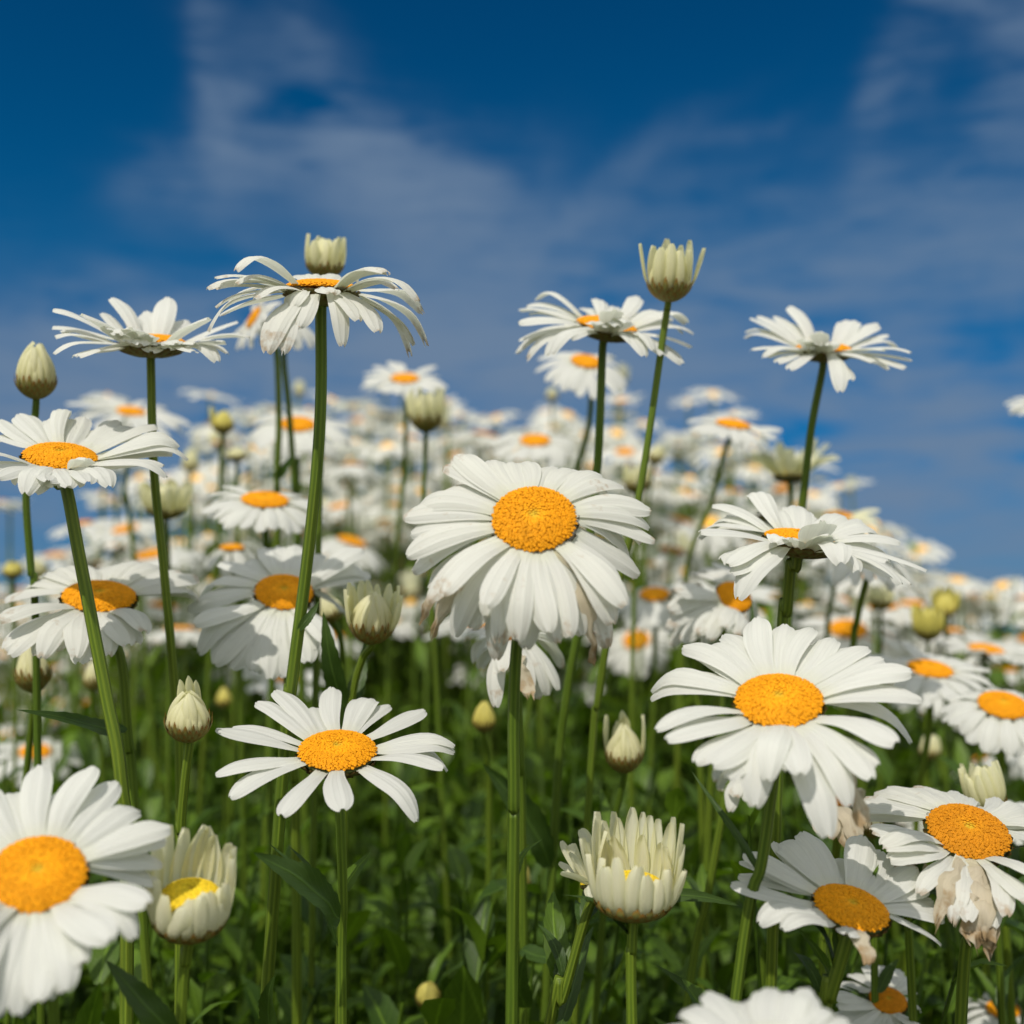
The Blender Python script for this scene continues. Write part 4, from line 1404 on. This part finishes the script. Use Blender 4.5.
# ================================================================== THE MASS OF FLOWERS BEHIND
def head_protos():
    out = []
    for i in range(9):
        rnd = random.Random(300 + i)
        v, uv, f = [], [], []
        npz = rnd.randint(19, 27)
        n = Vector((0, 0, 1))
        elev = rnd.choice([22, 14, 8, 3, -6, 30, 10, -12, 16])
        for j in range(npz):
            ph = 2 * math.pi * (j + rnd.uniform(-.25, .25)) / npz
            rad = Vector((math.cos(ph), math.sin(ph), 0))
            tg = n.cross(rad)
            B = rad * .0108 - n * (.0000 + .0007 * (j % 2))
            path = free_petal_path(B, rad, n, R_(elev + rnd.uniform(-11, 11)), .029 * rnd.uniform(.82, 1.08), .4 * rnd.uniform(.3, 1.7), .35 * rnd.uniform(.3, 1.7), twist=rnd.uniform(-.3, .3))
            sides = []
            for q in range(12):
                tan = (path[min(11, q + 1)] - path[max(0, q - 1)]).normalized()
                s = (tg - tan * tg.dot(tan)).normalized()
                sides.append(Quaternion(tan, rnd.uniform(-.02, .02) * q) @ s)
            a, b, c = petal_geo(path, sides, .0082 * rnd.uniform(.85, 1.15), seed=900 + i * 40 + j, cols=5)
            n0 = len(v)
            v += a
            uv += b
            f += [tuple(x + n0 for x in q) for q in c]
        out.append(new_mesh('petals', v, f, M_WORN if i in (4, 7) else M_PETAL, uv))
    return out


def bud_protos():
    out = []
    for i in range(4):
        rnd = random.Random(500 + i)
        v, uv, f = [], [], []
        n = Vector((0, 0, 1))
        npz = 15
        H = .022 + .003 * i
        tipr = (.25, .5, .9, 1.25)[i]
        for j in range(npz):
            ph = 2 * math.pi * (j + rnd.uniform(-.2, .2)) / npz
            rad = Vector((math.cos(ph), math.sin(ph), 0))
            tg = n.cross(rad)
            hh = H * rnd.uniform(.88, 1.05)
            path = [n * (hh * (q / 11)) + rad * (.0100 * (1 - .12 * (1 - q / 11) ** 2 - (1 - tipr) * (q / 11) ** 2.6)) for q in range(12)]
            a, b, c = petal_geo(path, [tg] * 12, .0052, seed=700 + i * 20 + j, cols=5, cup=-.16, narrow=.8, tipr=.3)
            n0 = len(v)
            v += a
            uv += b
            f += [tuple(x + n0 for x in q) for q in c]
        out.append(new_mesh('petals', v, f, M_BUD if i < 2 else M_CREAM, uv))
    return out


HP, BP = head_protos(), bud_protos()
stem_protos = []
for i in range(5):
    rnd = random.Random(60 + i)
    pts = catmull([Vector((0, 0, 1)), Vector((rnd.uniform(-.008, .008), rnd.uniform(-.008, .008), .72)), Vector((rnd.uniform(-.02, .02), rnd.uniform(-.02, .02), .36)), Vector((0, 0, 0))], 5)
    v, uv, f = tube_geo([Vector((p.x, p.y, p.z)) for p in pts], [.0022 + .0006 * (1 - p.z) for p in pts], 10, 5, .06)
    stem_protos.append(new_mesh('stem', v, f, M_STEM, uv))
leaf_protos = []
for i in range(3):
    v, uv, f = leaf_geo(Vector((0, 0, 0)), Vector((.055, 0, .045)), Vector((-.3, 0, 1)), .014, droop=.15, teeth=6, seed=80 + i)
    leaf_protos.append(new_mesh('leaf', v, f, M_FOL, uv))
root0 = None


def far_plant(x, y, h, is_bud, label, group, rnd, scale=1.0, tilt=None):
    z = ground_z(x, y)
    root = empty('daisy_bud' if is_bud else 'daisy', (x, y, z - .005))
    tag(root, label, 'daisy bud' if is_bud else 'daisy', group)
    st = link('stem', rnd.choice(stem_protos), root)
    lean = Vector((rnd.gauss(0, .035), rnd.gauss(0, .035), 0))
    sh = Matrix.Identity(4)
    sh[0][2], sh[1][2] = lean.x, lean.y
    st.matrix_local = sh @ Matrix.Diagonal((1, 1, h, 1))
    top = Vector((lean.x * h, lean.y * h, h))
    tz = rnd.uniform(0, 2 * math.pi)
    t = tilt if tilt is not None else max(0, rnd.gauss(15, 12))
    axis_az = rnd.gauss(-math.pi / 2, .8)           # heads lean towards the sun
    axis = Vector((math.cos(axis_az), math.sin(axis_az), 0)).cross(Vector((0, 0, 1))) * -1
    Rm = Matrix.Rotation(R_(t), 4, axis) @ Matrix.Rotation(tz, 4, 'Z')
    if is_bud:
        M0 = Matrix.Translation(top) @ Rm @ Matrix.Scale(scale, 4)
        p = link('petals', rnd.choice(BP), root)
        p.matrix_local = M0 @ Matrix.Translation((0, 0, .004))
        c = link('calyx', rnd.choice(CALYX_BUD), root)
        c.matrix_local = M0 @ Matrix.Translation((0, 0, .009)) @ Matrix.Diagonal((.0098, .0098, .0095, 1))
    else:
        M0 = Matrix.Translation(top) @ Rm @ Matrix.Scale(scale, 4)
        p = link('petals', rnd.choice(HP), root)
        p.matrix_local = M0 @ Matrix.Translation((0, 0, .005))
        dd = link('disc', rnd.choice(DISCS + DISC_OLD), root)
        dd.matrix_local = M0 @ Matrix.Translation((0, 0, .005)) @ Matrix.Scale(.0125, 4)
        c = link('calyx', rnd.choice(CALYX), root)
        c.matrix_local = M0 @ Matrix.Translation((0, 0, .005)) @ Matrix.Scale(.0125, 4)
    for q in range(4 if y < 2.6 else 2):
        lf = link('leaf', rnd.choice(leaf_protos), root)
        hz = h * rnd.uniform(.35, .86)
        lf.matrix_local = Matrix.Translation((lean.x * hz, lean.y * hz, hz)) @ Matrix.Rotation(rnd.uniform(0, 6.28), 4, 'Z') @ Matrix.Scale(rnd.uniform(.7, 1.2), 4)
    return root


rb = random.Random(77)
N_FAR = 0
spots = []
for ring in range(9000):
    y = rb.uniform(1.15, 4.9)
    x = rb.uniform(-.47, .50) * y
    px = 512 + x / y * FPX
    if y < 1.7 and rb.random() < .55:
        continue
    if px < 130 and (y < 2.6 and rb.random() < .85):
        continue
    if px < 60 and rb.random() < .4:
        continue
    if any((x - a) ** 2 + (y - b) ** 2 < (.085 + .012 * y) ** 2 for a, b in spots):
        continue
    spots.append((x, y))
    if len(spots) >= 360:
        break
spots.sort(key=lambda s: s[1])
for (px, py, Y, b_) in [(72, 528, 1.5, 0), (112, 548, 1.35, 0), (160, 530, 1.6, 0), (24, 556, 1.8, 0), (48, 574, 1.4, 1), (190, 470, 1.5, 1), (140, 470, 1.7, 0), (232, 452, 1.6, 0), (345, 470, 1.5, 0), (372, 505, 1.7, 0), (345, 545, 1.4, 0),
                        (455, 425, 1.7, 1), (470, 440, 1.6, 0), (665, 520, 1.6, 0), (690, 495, 1.8, 0), (770, 575, 1.5, 0), (905, 605, 1.6, 0), (960, 600, 1.9, 0), (1005, 640, 1.5, 0), (890, 640, 1.4, 0), (830, 610, 1.5, 1), (945, 690, 1.2, 0),
                        (860, 690, 1.3, 0), (640, 640, 1.5, 0), (612, 470, 1.8, 0), (980, 745, 1.1, 0), (925, 800, 1.1, 0), (760, 545, 1.7, 0), (270, 560, 1.5, 0), (20, 505, 2.0, 0), (92, 500, 1.9, 0), (1015, 600, 1.8, 0)]:
    p = at(px, py, Y)
    hh_ = p.z - ground_z(p.x, p.y)
    if b_:
        far_plant(p.x, p.y, hh_, True, 'soft pale bud in the middle rows, rising among out of focus daisies', 'buds of the middle rows', rb, rb.uniform(1.0, 1.3))
    else:
        far_plant(p.x, p.y, hh_, False, 'soft white daisy of the middle rows, between the near flowers and the far mass', 'daisies of the middle rows', rb, rb.uniform(1.05, 1.45))
for (px, py, Y) in [(14, 655, 2.0), (52, 668, 2.3), (8, 735, 1.9), (60, 722, 2.1), (28, 690, 2.6), (84, 640, 2.4), (98, 705, 2.2), (130, 690, 2.5), (5, 605, 3.0), (40, 622, 3.2), (150, 640, 2.8), (118, 652, 3.0), (70, 745, 1.7), (22, 770, 1.8)]:
    p = at(px, py, Y)
    far_plant(p.x, p.y, p.z - ground_z(p.x, p.y), False, 'low out of focus white daisy beside the grey path at the left', 'low daisies beside the path', rb, rb.uniform(1.0, 1.3))
for (x, y) in spots:
    isb = rb.random() < .2
    h = rb.uniform(.50, .78) + (.05 if isb else 0)
    h = h - .13 * smoothstep(.20, .42, x / y)
    if y < 1.8:
        h = min(h, .62 + .3 * (rb.random() ** 3))
    if isb:
        far_plant(x, y, h, True, 'pale yellow daisy bud in the mass of flowers behind', 'buds in the mass of flowers behind', rb, rb.uniform(.85, 1.15))
    else:
        far_plant(x, y, h, False, 'small white daisy in the mass of out of focus flowers behind', 'daisies in the mass of flowers behind', rb, rb.uniform(1.15, 1.6))

# beyond the ones one can tell apart: the rest of the bed as one mass of heads and stalks
rm = random.Random(9)
V, F, UV, MI = [], [], [], []
for i in range(2600):
    y = rm.uniform(1.75, 6.0)
    x = rm.uniform(-.47, .50) * y
    h = rm.uniform(.40, .76) + (rm.uniform(.03, .13) if rm.random() < .12 else 0) - .13 * smoothstep(.20, .42, x / y)
    if x / y < -.36 and y < 2.6:
        continue
    c = Vector((x, y, ground_z(x, y) + h))
    t = R_(max(0, rm.gauss(14, 12)))
    az_ = rm.gauss(-math.pi / 2, .8)
    n = Vector((math.cos(az_) * math.sin(t), math.sin(az_) * math.sin(t), math.cos(t)))
    X = basis(n, Vector((0, -1, 0)))
    sc_ = rm.uniform(1.2, 1.65)
    el0 = R_(rm.uniform(-14, 18))
    for j in range(15):
        ph = 2 * math.pi * (j + rm.uniform(-.2, .2)) / 15
        rad = X.col[0] * math.cos(ph) + X.col[1] * math.sin(ph)
        tg = n.cross(rad)
        e = el0 + R_(rm.uniform(-10, 10))
        L = .029 * sc_ * rm.uniform(.85, 1.05)
        d1 = rad * math.cos(e) + n * math.sin(e)
        d2 = (d1 - n * .35 - Vector((0, 0, .2))).normalized()
        b = c + rad * (.0105 * sc_)
        n0 = len(V)
        for q, ww, tt in ((b, .0028, 0), (b + d1 * (L * .5), .0046, .5), (b + d1 * (L * .5) + d2 * (L * .4), .0042, .9), (b + d1 * (L * .5) + d2 * (L * .5), .0015, 1)):
            V += [q - tg * (ww * sc_), q + tg * (ww * sc_)]
            UV += [(0, tt), (1, tt)]
        for q in range(3):
            F.append((n0 + q * 2, n0 + q * 2 + 1, n0 + q * 2 + 3, n0 + q * 2 + 2))
            MI.append(0)
    n0 = len(V)
    V.append(c + n * (.005 * sc_))
    UV.append((.5, .5))
    for j in range(10):
        ph = 2 * math.pi * j / 10
        V.append(c + (X.col[0] * math.cos(ph) + X.col[1] * math.sin(ph)) * (.0085 * sc_))
        UV.append((.5, .5))
    for j in range(10):
        F.append((n0, n0 + 1 + j, n0 + 1 + (j + 1) % 10))
        MI.append(1)
    vv, uu, ff = tube_geo([c - n * .002, c - Vector((0, 0, .12)), Vector((x, y, c.z - h))], [.002, .0022, .0024], 5, 3, .0)
    n0 = len(V)
    V += vv
    UV += uu
    F += [tuple(a + n0 for a in q) for q in ff]
    MI += [2] * len(ff)
me = new_mesh('daisies', V, F, M_PETAL, UV)
mdc, k = mat('far_disc')
finish(k, (0.85, 0.46, 0.07), 0.7)
me.materials.append(mdc)
me.materials.append(M_STEM)
me.polygons.foreach_set('material_index', MI)
tag(link('daisies', me), 'farthest white daisies of the bed, merging into one blurred mass', None, None, 'stuff')

# ================================================================== UNDERGROWTH
rf = np.random.RandomState(5)


def undergrowth(name, n_shoot, y0, y1, h0, h1, ll, label, dens_pow=1.0, seed=1, m=None):
    rnd = random.Random(seed)
    V, F, UV = [], [], []
    nv = 0
    prof = [(0, .25), (.3, .95), (.62, .8), (1, .04)]
    for s in range(n_shoot):
        y = y0 + (y1 - y0) * rnd.random() ** dens_pow
        x = rnd.uniform(-.50, .50) * (y + .15)
        if x / y < -.32 and y > 1.5:
            continue
        z0 = ground_z(x, y)
        h = rnd.uniform(h0, h1)
        lean = Vector((rnd.gauss(0, .10), rnd.gauss(0, .10), 0))
        nl = rnd.randint(9, 15)
        # thin shoot
        tw_ = .0011
        pts = [Vector((x, y, z0)) + lean * (h * t * t) + Vector((0, 0, h * t)) for t in (0, .35, .7, 1)]
        for t, p in enumerate(pts):
            for a in range(3):
                V.append((p.x + tw_ * math.cos(a * 2.1), p.y + tw_ * math.sin(a * 2.1), p.z))
                UV.append((.3, t / 3))
        for t in range(3):
            for a in range(3):
                F.append((nv + t * 3 + a, nv + t * 3 + (a + 1) % 3, nv + t * 3 + 3 + (a + 1) % 3, nv + t * 3 + 3 + a))
        nv += 12
        for i in range(nl):
            t = .15 + .85 * (i + rnd.random()) / nl
            c = Vector((x, y, z0)) + lean * (h * t * t) + Vector((0, 0, h * t))
            azm = i * 2.4 + rnd.uniform(-.5, .5)
            el_ = rnd.uniform(.05, 1.0) + .35 * t
            d = Vector((math.cos(azm) * math.cos(el_), math.sin(azm) * math.cos(el_), math.sin(el_)))
            L = ll * rnd.uniform(.6, 1.3) * (1.15 - .65 * t)
            sd = d.cross(Vector((0, 0, 1))).normalized()
            up = sd.cross(d)
            wd = L * rnd.uniform(.10, .22)
            dr = rnd.uniform(.15, .5)
            for (tt, ww) in prof:
                q = c + d * (L * tt) - Vector((0, 0, 1)) * (L * dr * tt * tt)
                for u in (-1, 0, 1):
                    r = q + sd * (wd * ww * u) + up * (wd * .35 * abs(u) * ww)
                    V.append((r.x, r.y, r.z))
                    UV.append(((u + 1) / 2, tt))
            for r in range(3):
                for u in range(2):
                    a = nv + r * 3 + u
                    F.append((a, a + 1, a + 4, a + 3))
            nv += 12
    o = link(name, new_mesh(name, V, F, m or M_FOL, UV))
    tag(o, label, None, None, 'stuff')
    return o


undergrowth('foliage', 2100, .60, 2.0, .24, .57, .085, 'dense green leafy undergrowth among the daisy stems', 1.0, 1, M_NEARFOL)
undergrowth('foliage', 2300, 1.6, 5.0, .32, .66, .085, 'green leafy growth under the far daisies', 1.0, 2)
